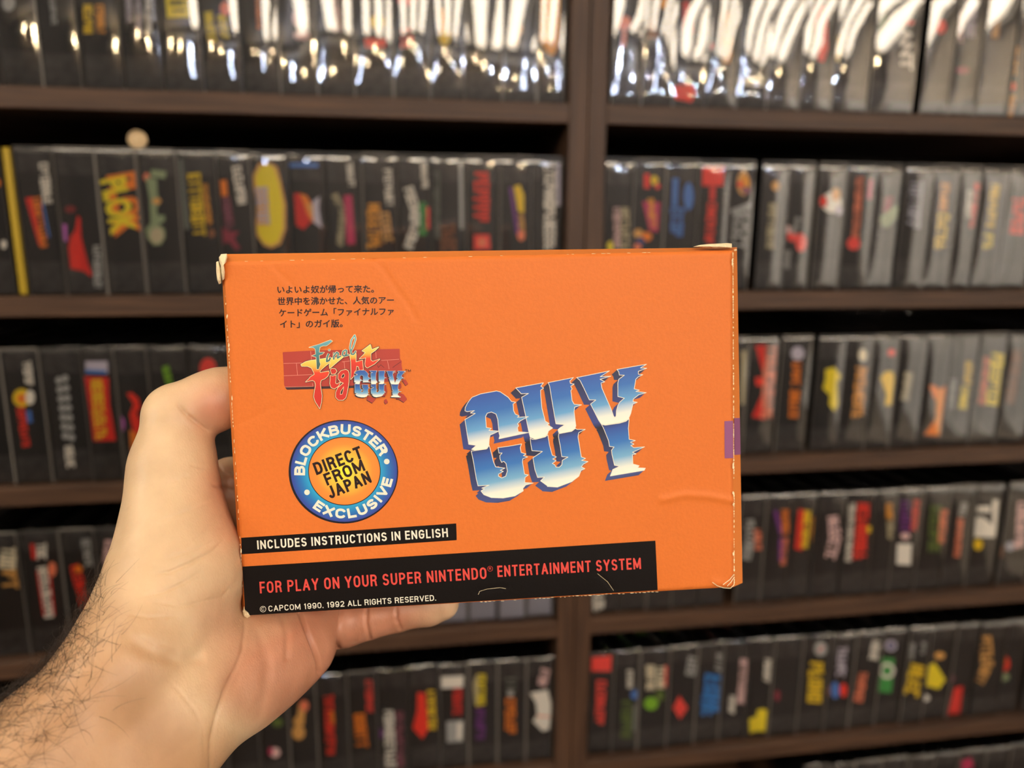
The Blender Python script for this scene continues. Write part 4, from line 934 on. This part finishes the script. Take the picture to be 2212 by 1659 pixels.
WD = {c: 1.0 for c in 'BLOCKUSTERXIV'}; WD.update(O=1.12, C=1.06, K=1.06, B=1.02, U=1.02, R=1.05, L=.88, T=.95, E=.9, S=.98, X=1.05, I=.46, V=1.05)
arc_text('BLOCKBUSTER', 173.5, 337, 95.5, 23.5, False, WD)
arc_text('EXCLUSIVE', 131, 8, 96.0, 22.5, True, WD)
for x, y in ((663.8, 1062.8), (835.8, 996.2)): P1(ell(x, y, 6, 6, 20), WHT, 'badge_dot')
P1(ell(831, 971.5, 2.8, 2.8, 14), WHT, 'badge_dot')
say('DIRECT', (684.5, 1026.0), (786.0, 988.0), 27.5, INK0, 'badge_lettering', bold=.20, gap=.22)
say('FROM', (707.5, 1048.5), (790.5, 1015.0), 26.5, INK0, 'badge_lettering', bold=.20, gap=.22)
say('JAPAN', (714.0, 1077.5), (804.5, 1041.0), 27.0, INK0, 'badge_lettering', bold=.20, gap=.22)
_lay[0] = 0
# black strips and their words
def strip(pts, name):
    V, T = tri(pts); V, T = dense(V, T, 30); return put(V, T, BLK, name)
strip([(521.2, 1161.6), (985.5, 1129.6), (986.6, 1165.7), (522.4, 1197.2)], 'black_strip')
strip([(524.2, 1223.8), (1415, 1167), (1420.6, 1274.6), (530.0, 1329.4)], 'black_strip')
REDI = ink((218, 76, 68))
say('INCLUDES INSTRUCTIONS IN ENGLISH', (556.5, 1186.4), (968, 1158.8), 19.2, WHT, bold=.17, gap=.28)
say('FOR PLAY ON YOUR SUPER NINTENDO', (562, 1281.8), (1051.5, 1249.6), 25.4, REDI, bold=.155, gap=.28)
V, T = stroke(ell(1058.6, 1227.6, 5.6, 5.6, 18), 0.7, True); put(V, T, REDI, 'lettering'); say('R', (1056.6, 1230.2), (1060.8, 1229.9), 5.4, REDI, bold=.16)
say('ENTERTAINMENT SYSTEM', (1075, 1245.8), (1384.6, 1228.2), 24.6, REDI, bold=.155, gap=.28)
V, T = stroke(ell(568.3, 1315.5, 6.2, 6.2, 18), 1.0, True); put(V, T, WHT, 'lettering'); say('C', (565.2, 1318.9), (571.2, 1318.5), 7.0, WHT, bold=.15)
say('CAPCOM 1990. 1992 ALL RIGHTS RESERVED.', (580.5, 1320.8), (942, 1297.0), 12.6, WHT, bold=.15, gap=.25)
# purple tab on the front and on the side
PUR = ink((142, 80, 128))
P1([(1564.5, 909.6), (1583.2, 908.8), (1583.6, 989.4), (1565, 989.8)], PUR, 'purple_tab')
Q = [onbox(1584.6, 903.2, .0012), onbox(1597.0, 902.6, .0069), onbox(1598.4, 982.0, .0069), onbox(1585.0, 982.6, .0012)]
mesh('purple_tab', [(q[0]+.00025, q[1], q[2]) for q in Q], [(0, 1, 2, 3)], PUR, hb)
# worn white edges and torn corners
rw = random.Random(5)
def flake_poly(cx, cy, rx, ry, n=9):
    return [(cx+rx*rw.uniform(.55, 1.1)*math.cos(2*math.pi*i/n), cy+ry*rw.uniform(.55, 1.1)*math.sin(2*math.pi*i/n)) for i in range(n)]
vv = []; tt = []
def addp(P_):
    V, T = tri(P_); k = len(vv); vv.extend(V); tt.extend([tuple(q+k for q in t) for t in T])
def xr(y): return 1583.0+(y-541)*3.0/728
def xl(y): return 482.0+(y-565)*46.0/766
def flush():
    global vv, tt
    put(np.array(vv), tt, TORN, 'worn_edge', dz=0.0005, lab='cream paper core showing along a rubbed edge'); vv = []; tt = []
for y in np.arange(548, 1262, 5.5):
    dense_ = 0.95 if (y < 700 or 880 < y < 1010 or 1060 < y < 1110 or y > 1190) else 0.6
    if rw.random() < dense_: addp(flake_poly(xr(y)-0.8, y, rw.uniform(.5, 1.5), rw.uniform(2.4, 4.6), 7))
for y in (562, 570, 1003, 1008, 1064, 1088, 1195): addp(flake_poly(xr(y)-2.0, y, 2.4, 5.0))
flush()
for y in np.arange(640, 1325, 8.0):
    if rw.random() < 0.5: addp(flake_poly(xl(y)+1.2, y, rw.uniform(.4, 1.0), rw.uniform(2, 5), 7))
for y in (683, 745, 755, 860, 1190): addp(flake_poly(xl(y)+2.4, y, 1.6, 6.0))
flush()
for x in np.arange(500, 1500, 11):
    if rw.random() < .25: addp(flake_poly(x, 565-(x-482)*24/1101.0+0.8, rw.uniform(3, 7), .6, 7))
flush()
for x in np.arange(1040, 1420, 9):                                                     # frayed lower black edge
    if rw.random() < .8: addp(flake_poly(x, 1331-(x-528)*62/1058.0-2.2+rw.uniform(-1, 1), rw.uniform(2, 6), rw.uniform(.5, 1.1), 7))
flush()
def torn(pts3, thick, lab):
    """small torn lump: outline in pixels with offset behind the front plane"""
    n = len(pts3); V = []; cx = sum(p[0] for p in pts3)/n; cy = sum(p[1] for p in pts3)/n
    rings = [(1.0, pts3[0][2]+thick), (1.0, pts3[0][2]), (0.7, pts3[0][2]-thick*0.35), (0.35, pts3[0][2]-thick*.5)]
    for s_, off in rings:
        for x, y, o in pts3: V.append(onbox(cx+(x-cx)*s_, cy+(y-cy)*s_, off+rw.uniform(-.00015, .00015)))
    Fc = []
    for j in range(3):
        for i in range(n): Fc.append((j*n+i, j*n+(i+1) % n, (j+1)*n+(i+1) % n, (j+1)*n+i))
    Fc.append(tuple(3*n+i for i in range(n))); Fc.append(tuple(n-1-i for i in range(n)))
    o = mesh('torn_corner', V, Fc, TORN, hb); o['label'] = lab
torn([(x, y, .0002) for x, y in ((474, 566), (473, 556), (478, 549), (490, 548), (491, 556), (489, 566), (484, 572), (486, 588), (485, 602), (481, 606), (478, 588), (477, 574))], .003, 'torn cream paper at the upper left corner')
torn([(x, y, .002) for x, y in ((467, 566), (472, 564), (477, 580), (479, 600), (478, 612), (473, 614), (469, 604), (467, 585))], .003, 'torn cream paper curling off the upper left side')
torn([(x, y, .001) for x, y in ((1497, 533), (1512, 529), (1530, 527), (1552, 526), (1570, 525), (1581, 526), (1581, 535), (1566, 536), (1545, 537), (1520, 535))], .003, 'torn cream paper along the upper right corner')
torn([(x, y, .004) for x, y in ((1581, 539), (1591, 538), (1592, 541), (1588, 543), (1582, 542))], .0015, 'torn cream paper at the tip of the upper right corner')
torn([(x, y, .0002) for x, y in ((527, 1313), (531, 1318), (538, 1324), (541, 1331), (534, 1335), (527, 1331), (524, 1320))], .002, 'torn cream paper at the lower left corner')
for pts in ([(1537, 1256), (1548, 1264), (1562, 1268.5), (1576, 1269), (1584, 1262), (1585, 1250)], [(1560, 1261), (1575, 1251), (1584, 1240)], [(1569, 1264), (1578, 1256), (1585, 1245)], [(1033, 1283), (1036, 1276), (1052, 1271), (1080, 1268), (1092, 1270)]):
    V, T = stroke(pts, 1.6 if pts[0][0] > 1500 else 0.7); put(V, T, TORN, 'scuff_line', dz=0.0006)
for pts in ([(1290, 1238), (1312, 1256), (1325, 1275)],):
    V, T = stroke(pts, 0.6); put(V, T, TORN, 'scuff_line', dz=0.00035)

# ------------------------------------------------------------------ the hand: one continuous surface grown from bone lines
def CP(x, y, z): return np.array([(x-CX)/F*z, (y-CY)/F*z, z])              # pixel + depth in mm -> camera coordinates in mm
BN = Nc; BP0 = _P[0]*1000.0
def behind(x, y, r, gap=0.0):
    """point seen at pixel x, y that lies r mm behind the rear of the orange box"""
    d = CP(x, y, 1.0); off = BD*1000+r+gap
    t = ((BP0+BN*off) @ BN)/(d @ BN); return d*t
VX = 0.62
lo = np.array([-196.0, -20.0, 185.0]); hi = np.array([2.0, 172.0, 352.0])
dims = np.ceil((hi-lo)/VX).astype(int)
ax = [lo[i]+np.arange(dims[i])*VX for i in range(3)]
def blank(): return np.full(dims, 60.0, dtype=np.float32)
def smin(a, b, k): h = np.maximum(k-np.abs(a-b), 0)/k; return np.minimum(a, b)-h*h*k*0.25
def cone(f, a, b, ra, rb, k, m=14.0):
    mn = np.minimum(a-ra, b-rb)-m; mx = np.maximum(a+ra, b+rb)+m
    i0 = np.clip(((mn-lo)/VX).astype(int), 0, dims); i1 = np.clip(((mx-lo)/VX).astype(int)+1, 0, dims)
    if np.any(i1 <= i0): return
    sl = tuple(slice(i0[i], i1[i]) for i in range(3))
    X = ax[0][sl[0]][:, None, None]; Y = ax[1][sl[1]][None, :, None]; Z = ax[2][sl[2]][None, None, :]
    e = b-a; L2 = max(e @ e, 1e-9)
    t = np.clip(((X-a[0])*e[0]+(Y-a[1])*e[1]+(Z-a[2])*e[2])/L2, 0, 1)
    d = np.sqrt((X-a[0]-t*e[0])**2+(Y-a[1]-t*e[1])**2+(Z-a[2]-t*e[2])**2)-(ra+(rb-ra)*t)
    f[sl] = smin(f[sl], d.astype(np.float32), k)
def chain(f, pts, k):
    for (a, ra), (b, rb) in zip(pts[:-1], pts[1:]): cone(f, a, b, ra, rb, k)
hand = blank()
K = 9.0
# forearm and wrist: two bones and flesh between
chain(hand, [(CP(-260, 1960, 214), 25), (CP(94, 1650, 236), 20.5), (CP(283, 1432, 251), 18.5), (CP(330, 1340, 260), 19)], K)
chain(hand, [(CP(60, 2160, 228), 27), (CP(215, 1800, 243), 22), (CP(392, 1555, 257), 17.5), (CP(470, 1480, 268), 17)], K)
chain(hand, [(CP(-100, 2060, 222), 26), (CP(160, 1730, 241), 22), (CP(340, 1500, 256), 18)], K)
# ball of the thumb
chain(hand, [(CP(330, 1360, 261), 19), (CP(373, 1255, 268), 19.5), (CP(381, 1190, 270), 17.8), (CP(378, 1110, 272), 14.6), (CP(374, 1010, 275), 12.7), (CP(384, 915, 277), 11.7)], K)
cone(hand, CP(400, 1290, 270), CP(432, 1235, 272), 17, 14, K)
cone(hand, CP(346, 1120, 274), CP(362, 1010, 276), 10.5, 10.6, 5)
cone(hand, CP(368, 888, 277), CP(372, 892, 277), 8.4, 8.4, 5)
# heel and edge of the palm
chain(hand, [(CP(420, 1500, 262), 17), (CP(520, 1462, 277), 17), (CP(586, 1420, 286), 15.5), (CP(640, 1385, 296), 13.5), (CP(668, 1350, 304), 11.5)], K)
cone(hand, CP(430, 1420, 270), CP(570, 1425, 292), 16, 14, K)
# palm behind the box
p_i, p_m, p_r, p_p = behind(535, 1075, 12, 6), behind(590, 1150, 12, 7), behind(640, 1235, 11.5, 5), behind(690, 1318, 9.5, 1.5)
for q, r in ((p_i, 12), (p_m, 12), (p_r, 11.5), (p_p, 9.5)): cone(hand, CP(450, 1420, 288), q, 12, r, K)
for q0, q1 in ((p_i, p_m), (p_m, p_r), (p_r, p_p)): cone(hand, q0, q1, 11.5, 11, K)
chain(hand, [(CP(405, 1185, 287), 11), (p_i, 11.5)], 7)
# thumb end, pressing on the side of the box
th = blank(); chain(th, [(CP(386, 890, 277.5), 10.0), (CP(425, 876, 279), 9.0), (CP(458, 868, 281), 10.3), (CP(492, 852, 283), 9.2), (CP(512, 843, 284), 7.6)], 5)
hand = smin(hand, th, 3.0)
# four fingers lying along the back of the box
def finger(pts, k=3.0):
    g = blank(); chain(g, pts, 2.2); return g
fi = finger([(p_i, 11.5), (behind(640, 1000, 10.5), 10.5), (behind(745, 940, 9.5, .5), 9.5), (behind(815, 915, 8.6), 8.4), (behind(885, 900, 7.6), 7.2)])
cone(fi, behind(500, 1046, 11, 0), p_i, 11, 11.5, 4)
fm = finger([(p_m, 11.5), (behind(720, 1075, 10.5), 10.5), (behind(845, 1025, 9.6, .5), 9.6), (behind(930, 1000, 8.6), 8.6), (behind(1005, 985, 7.6), 7.3)])
fr_ = finger([(p_r, 11), (behind(770, 1175, 10), 10), (behind(890, 1135, 9.2, .5), 9.2), (behind(965, 1115, 8.4), 8.2), (behind(1035, 1100, 7.4), 7.0)])
fp = blank()
for a, b, ra, rb in ((behind(690, 1330, 10), behind(722, 1345, 9.6), 10.5, 9.9), (behind(745, 1345, 9), behind(788, 1335, 9), 10.0, 8.9), (behind(800, 1332, 8.5), behind(852, 1322, 8.2), 8.8, 8.3), (behind(868, 1316, 7.9), behind(925, 1309, 7.9), 8.4, 7.9), (behind(925, 1309, 7.9), behind(955, 1303, 7), 7.9, 6.9)):
    cone(fp, a, b, ra, rb, 1.6)
for g in (fi, fm, fr_): hand = smin(hand, g, 2.5)
hand = smin(hand, fp, 3.5); del g, fi, fm, fr_, fp, th
def surface_nets(f):
    s = f < 0; nx, ny, nz = f.shape
    c = [(0,0,0),(1,0,0),(0,1,0),(1,1,0),(0,0,1),(1,0,1),(0,1,1),(1,1,1)]
    sub = lambda o: (slice(o[0], nx-1+o[0]), slice(o[1], ny-1+o[1]), slice(o[2], nz-1+o[2]))
    cnt = sum(s[sub(o)].astype(np.int8) for o in c); act = (cnt > 0) & (cnt < 8); idx = np.argwhere(act)
    vid = np.full(act.shape, -1, dtype=np.int64); vid[act] = np.arange(len(idx))
    acc = np.zeros((len(idx), 3)); num = np.zeros(len(idx))
    val = [f[idx[:, 0]+o[0], idx[:, 1]+o[1], idx[:, 2]+o[2]] for o in c]
    for a in range(8):
        for b in range(a+1, 8):
            d = np.array(c[b])-np.array(c[a])
            if abs(d).sum() != 1: continue
            m = (val[a] < 0) != (val[b] < 0); t = np.where(m, val[a]/(val[a]-val[b]+1e-12), 0)
            p = np.array(c[a])+t[:, None]*d; acc[m] += p[m]; num[m] += 1
    V = idx+acc/num[:, None]
    Q = []
    for axis in range(3):
        o = [0, 0, 0]; o[axis] = 1
        A_ = s[:nx-o[0], :ny-o[1], :nz-o[2]]; B_ = s[o[0]:, o[1]:, o[2]:]
        e = np.argwhere(A_ != B_); u, v = [(1, 2), (2, 0), (0, 1)][axis]
        e = e[(e[:, u] > 0) & (e[:, v] > 0) & (e[:, u] < f.shape[u]-1) & (e[:, v] < f.shape[v]-1)]
        du = np.zeros(3, int); du[u] = 1; dv = np.zeros(3, int); dv[v] = 1
        g = lambda q: vid[q[:, 0], q[:, 1], q[:, 2]]
        quad = np.stack([g(e-du-dv), g(e-dv), g(e), g(e-du)], 1)
        ins = A_[tuple(e.T)] if len(e) else np.array([], bool)
        ins = s[e[:, 0], e[:, 1], e[:, 2]]
        quad[~ins] = quad[~ins][:, ::-1]; Q.append(quad)
    return V, np.concatenate(Q)
SV, SQ = surface_nets(hand)
SV = lo+SV*VX
def smooth_pass(V, Q, n=3, lam=0.5):
    E_ = np.concatenate([Q[:, [0, 1]], Q[:, [1, 2]], Q[:, [2, 3]], Q[:, [3, 0]]])
    for _ in range(n):
        acc = np.zeros_like(V); ct = np.zeros(len(V))
        for a, b in ((0, 1), (1, 0)):
            np.add.at(acc, E_[:, a], V[E_[:, b]]); np.add.at(ct, E_[:, a], 1)
        V = V*(1-lam)+lam*acc/np.maximum(ct, 1)[:, None]
    return V
SV = smooth_pass(SV, SQ, 5)
def vnormals(V, Q):
    n = np.cross(V[Q[:, 2]]-V[Q[:, 0]], V[Q[:, 3]]-V[Q[:, 1]]); N_ = np.zeros_like(V)
    for i in range(4): np.add.at(N_, Q[:, i], n)
    return N_/np.maximum(np.linalg.norm(N_, axis=1), 1e-9)[:, None]
_lb = lambda P: ((P/1000.0) @ R + CAM - ORG) @ np.array([Uw, Nw, -Vw]).T
_q = _lb(SV); hw = _w/2+0.0006; bk = BD/2+0.0002
pen = np.stack([_q[:, 0]+hw, _q[:, 2]+0.0002, bk-_q[:, 1]], 1)          # flesh flattened where it presses on the card
ins_ = (pen > 0).all(1) & (_q[:, 0] < hw) & (_q[:, 2] < _h) & (_q[:, 1] > -BD/2-0.001)
w_ = pen[ins_].argmin(1); qq = _q[ins_]
qq[w_ == 0, 0] = -hw; qq[w_ == 1, 2] = -0.0002; qq[w_ == 2, 1] = bk; _q[ins_] = qq
SV[ins_] = ((_q[ins_] @ np.array([Uw, Nw, -Vw]) + ORG - CAM) @ R.T)*1000.0
VN = vnormals(SV, SQ)
PXY = np.stack([SV[:, 0]/SV[:, 2]*F+CX, SV[:, 1]/SV[:, 2]*F+CY], 1)
facing = (VN*SV).sum(1) < 0
if facing.sum() < 0.3*len(SV) or ((SV-SV.mean(0))*VN).sum() < 0: VN = -VN; SQ = SQ[:, ::-1]; facing = (VN*SV).sum(1) < 0
WRK = [([(316,1133),(361,1120),(412,1101),(457,1083)], 3, .35), ([(348,1211),(389,1197),(435,1181),(462,1168)], 3, .3), ([(320,1240),(366,1236),(412,1216),(457,1193),(485,1165)], 3.2, .45),
       ([(297,1291),(348,1280),(393,1261),(439,1234)], 3, .35), ([(270,1325),(320,1334),(389,1330)], 3, .3), ([(342,1052),(378,1039),(409,1026)], 3, .3),
       ([(262,1372),(330,1408),(389,1428),(445,1418)], 16, .9), ([(300,1372),(345,1396),(392,1412)], 2.5, .22), ([(357,1463),(389,1495),(421,1536),(439,1572),(442,1640)], 3, .2), ([(320,860),(345,872),(365,866)], 2.5, .18), ([(330,905),(352,915),(372,905)], 2.5, .14),
       ([(384,872),(400,892),(422,911),(452,933)], 3.5, .9), ([(410,1004),(446,1011)], 3, .4), ([(400,1180),(440,1150),(470,1120)], 2.5, .25), ([(440,1300),(480,1290),(515,1250)], 3, .3), ([(330,1300),(400,1310),(470,1290)], 3, .25),
       ([(528,1325),(531,1357),(526,1400),(512,1440),(488,1490),(470,1540),(458,1600),(455,1700)], 4.0, .65), ([(531,1340),(529,1400),(512,1450),(480,1510),(460,1600),(450,1720)], 18, .7), ([(647,1322),(666,1370),(680,1405),(688,1430),(690,1456)], 3.6, 1.2), ([(739,1315),(733,1360),(731,1404)], 3.6, 1.0),
       ([(792,1315),(791,1345),(799,1380)], 3.4, .8), ([(856,1310),(857,1340),(868,1364)], 3.4, .85), ([(610,1330),(622,1370),(620,1420)], 7, .4), ([(560,1400),(575,1440),(572,1500),(555,1560)], 12, .3),
       ([(470,1000),(480,1018),(500,1024),(512,1030)], 3.5, .8), ([(455,1045),(480,1052),(505,1060)], 4, .5), ([(545,1340),(580,1420),(585,1480)], 9, .3)]
dsp = np.zeros(len(SV))
for pts, w, dep in WRK:
    d = np.full(len(SV), 999.0); al = np.zeros(len(SV)); ns = len(pts)-1
    for si, (p, q) in enumerate(zip(pts[:-1], pts[1:])):
        p = np.array(p, float); e = np.array(q, float)-p; t = np.clip(((PXY-p) @ e)/(e @ e), 0, 1); d_ = np.linalg.norm(PXY-p-t[:, None]*e, axis=1)
        al = np.where(d_ < d, (si+t)/ns, al); d = np.minimum(d, d_)
    zc = SV[:, 2] < 330
    taper = np.sqrt(np.clip(np.sin(np.pi*np.clip(al, 0, 1)), 0, 1))*(0.8+0.2*np.sin(al*19+w)) if pts[0][1] < 1312 or pts[0][0] < 600 else 1.0
    dsp += 1.5*dep*np.exp(-(d/w)**2)*(facing & zc)*taper
SV = SV-VN*dsp[:, None]
# where the skin is palm-pink rather than tan
def blob(x, y, r): return np.exp(-((PXY[:, 0]-x)**2+(PXY[:, 1]-y)**2)/(r*r))
pink = np.clip(blob(460, 880, 60)+0.9*blob(640, 1440, 120)+0.8*blob(560, 1500, 110)+blob(830, 1330, 120)+blob(740, 1350, 80)+.8*blob(490, 1050, 60)+.5*blob(500, 1150, 60)+.4*blob(480, 1340, 70)+.35*blob(420, 1500, 90), 0, 1)
fore = 1/(1+np.exp(-((PXY[:, 0]-400)*-0.60+(PXY[:, 1]-1440)*0.72)/45.0))          # forearm past the wrist: tanner skin, and partly shade put into the colour
pink = np.clip(0.5+0.5*pink-0.42*fore, 0, 1)
SKIN = bpy.data.materials.new('skin'); SKIN.use_nodes = True
def skin_nodes():
    nt = SKIN.node_tree; b = nt.nodes['Principled BSDF']; N = nt.nodes.new; L = nt.links.new
    at_ = N('ShaderNodeAttribute'); at_.attribute_name = 'shade'; tc = N('ShaderNodeTexCoord')
    n1 = N('ShaderNodeTexNoise'); n1.inputs['Scale'].default_value = 60; n1.inputs['Detail'].default_value = 5
    L(tc.outputs['Object'], n1.inputs['Vector'])
    mx = N('ShaderNodeValToRGB'); L(at_.outputs['Fac'], mx.inputs[0]); es = mx.color_ramp.elements; es.new(0.5)
    for e_, p_, c_ in zip(es, (0.0, 0.5, 1.0), ((182, 140, 104), (212, 184, 150), (190, 134, 108))): e_.position = p_; e_.color = lin(c_)
    rr = N('ShaderNodeValToRGB'); rr.color_ramp.elements[0].position = .35; rr.color_ramp.elements[0].color = (.88, .84, .80, 1); rr.color_ramp.elements[1].position = .65; rr.color_ramp.elements[1].color = (1.06, 1.05, 1.02, 1)
    L(n1.outputs['Fac'], rr.inputs[0])
    ml = N('ShaderNodeMix'); ml.data_type = 'RGBA'; ml.blend_type = 'MULTIPLY'; ml.inputs[0].default_value = 1.0; L(mx.outputs[0], ml.inputs[6]); L(rr.outputs[0], ml.inputs[7])
    L(ml.outputs[2], b.inputs['Base Color'])
    b.inputs['Subsurface Weight'].default_value = 0.18; b.inputs['Subsurface Radius'].default_value = (1.0, 0.35, 0.2); b.inputs['Subsurface Scale'].default_value = 0.004
    b.inputs['Roughness'].default_value = 0.42; b.inputs['Specular IOR Level'].default_value = 0.42
    v = N('ShaderNodeTexVoronoi'); v.feature = 'DISTANCE_TO_EDGE'; v.inputs['Scale'].default_value = 1100; mp = N('ShaderNodeMapping'); mp.inputs['Rotation'].default_value = (0.3, 0.2, 0.5); mp.inputs['Scale'].default_value = (1, 1, .45)
    L(tc.outputs['Object'], mp.inputs['Vector']); L(mp.outputs[0], v.inputs['Vector'])
    n2 = N('ShaderNodeTexNoise'); n2.inputs['Scale'].default_value = 260; n2.inputs['Detail'].default_value = 6; L(mp.outputs[0], n2.inputs['Vector'])
    b1 = N('ShaderNodeBump'); b1.inputs['Strength'].default_value = 0.22; b1.inputs['Distance'].default_value = 0.0004; L(v.outputs['Distance'], b1.inputs['Height'])
    b2 = N('ShaderNodeBump'); b2.inputs['Strength'].default_value = 0.35; b2.inputs['Distance'].default_value = 0.0007; L(n2.outputs['Fac'], b2.inputs['Height']); L(b1.outputs[0], b2.inputs['Normal']); L(b2.outputs[0], b.inputs['Normal'])
skin_nodes()
HO = CAM + R.T @ (CP(430, 1400, 268)/1000.0)
def towld(P): return (np.asarray(P)/1000.0) @ R + CAM - HO
WV = towld(SV); WN = VN @ R
me = bpy.data.meshes.new('hand'); me.vertices.add(len(WV)); me.vertices.foreach_set('co', WV.ravel().astype(np.float32))
me.loops.add(len(SQ)*4); me.loops.foreach_set('vertex_index', SQ.ravel().astype(np.int32)); me.polygons.add(len(SQ))
me.polygons.foreach_set('loop_start', np.arange(len(SQ), dtype=np.int32)*4); me.polygons.foreach_set('loop_total', np.full(len(SQ), 4, dtype=np.int32))
me.update(calc_edges=True); me.validate()
me.polygons.foreach_set('use_smooth', [True]*len(me.polygons))
at__ = me.attributes.new('shade', 'FLOAT', 'POINT'); at__.data.foreach_set('value', pink.astype(np.float32)); me.materials.append(SKIN)
ho = bpy.data.objects.new('hand', me); COL.objects.link(ho); ho.location = tuple(HO)
tag(ho, "person's left hand and hairy forearm gripping the orange box from its left side", 'hand')
# thumbnail on the upper side of the thumb end
def nail():
    a, b = CP(446, 872, 280), CP(508, 846, 283.5); u = (b-a)/np.linalg.norm(b-a); up = np.array([-0.12, -0.97, -0.28]); up -= u*(up @ u); up /= np.linalg.norm(up); sd = np.cross(u, up)
    V = []; Fc = []; n, m = 9, 13
    for i in range(n):
        s = i/(n-1); c = a+(b-a)*(0.15+0.85*s); rr_ = 9.75-1.2*s
        wd = math.radians(50)*(1-0.25*(1-s)**3)
        for j in range(m):
            t = -wd+2*wd*j/(m-1); V.append(c+(up*math.cos(t)+sd*math.sin(t))*(rr_+0.35-0.25*(abs(2*j/(m-1)-1))**3-0.25*(i == 0)))
    for i in range(n-1):
        for j in range(m-1): k = i*m+j; Fc.append((k, k+1, k+m+1, k+m))
    o = mesh('thumbnail', towld(V), Fc, mat('pink_nail', (232, 182, 164), rough=0.28, spec=0.6), ho, smooth=True)
    o['label'] = 'pale pink thumbnail'
nail()
# dark curly hair on the forearm
def arm_hair(n=1500):
    r = np.random.RandomState(3); V = []; Fc = []
    d_edge = (PXY[:, 0]*0.74+(-PXY[:, 1]+1538)*-0.67)
    cand = np.where((PXY[:, 0] < 262) & (PXY[:, 1] > 1240) & (SV[:, 2] < 300) & (PXY[:, 0] > -120) & (PXY[:, 1] < 1720))[0]
    # distance of a vertex from the upper outline of the arm
    ol = np.array([(-200, 1720), (0, 1538), (49, 1494), (123, 1430), (192, 1356), (247, 1250)], float)
    P = PXY[cand]; dd = np.full(len(cand), 999.0)
    for p, q in zip(ol[:-1], ol[1:]):
        e = q-p; t = np.clip(((P-p) @ e)/(e @ e), 0, 1); dd = np.minimum(dd, np.linalg.norm(P-p-t[:, None]*e, axis=1))
    keep = r.rand(len(cand)) < np.clip(1.1-dd/190, 0, 1)**1.5*np.clip((275-P[:, 0])/150, .12, 1)
    cand = cand[keep]; cand = r.choice(cand, min(n, len(cand)), replace=False)
    dirs = np.array([0.55, -0.75, -0.1])
    for ci in cand:
        p = SV[ci].copy(); nr = VN[ci]; L_ = r.uniform(5, 15); seg = 7
        g = dirs*r.uniform(-0.3, 1.0)+np.array([r.uniform(-.9, .9), r.uniform(-.7, .7), 0]); g -= nr*(g @ nr); g /= np.linalg.norm(g)+1e-6
        side = np.cross(nr, g); d = nr*r.uniform(.35, .9)+g; d /= np.linalg.norm(d); cu = r.uniform(-.5, .5); k0 = len(V)
        for s in range(seg):
            rad = 0.058*(1-0.75*s/(seg-1)); w1 = np.cross(d, [0.3, 0.5, 0.8]); w1 /= np.linalg.norm(w1); w2 = np.cross(d, w1)
            for a in range(3): an = a*2.094; V.append(p+rad*(math.cos(an)*w1+math.sin(an)*w2))
            p = p+d*L_/(seg-1); d = d+side*cu*.55-nr*0.17; d /= np.linalg.norm(d)
        for s in range(seg-1):
            for a in range(3): Fc.append((k0+s*3+a, k0+s*3+(a+1) % 3, k0+(s+1)*3+(a+1) % 3, k0+(s+1)*3+a))
    o = mesh('arm_hair', towld(V), Fc, mat('dark_brown_hair', (34, 22, 15), rough=0.35, spec=0.6), ho, smooth=True)
    o['kind'] = 'stuff'; o['label'] = 'dark curly forearm hair'
arm_hair()
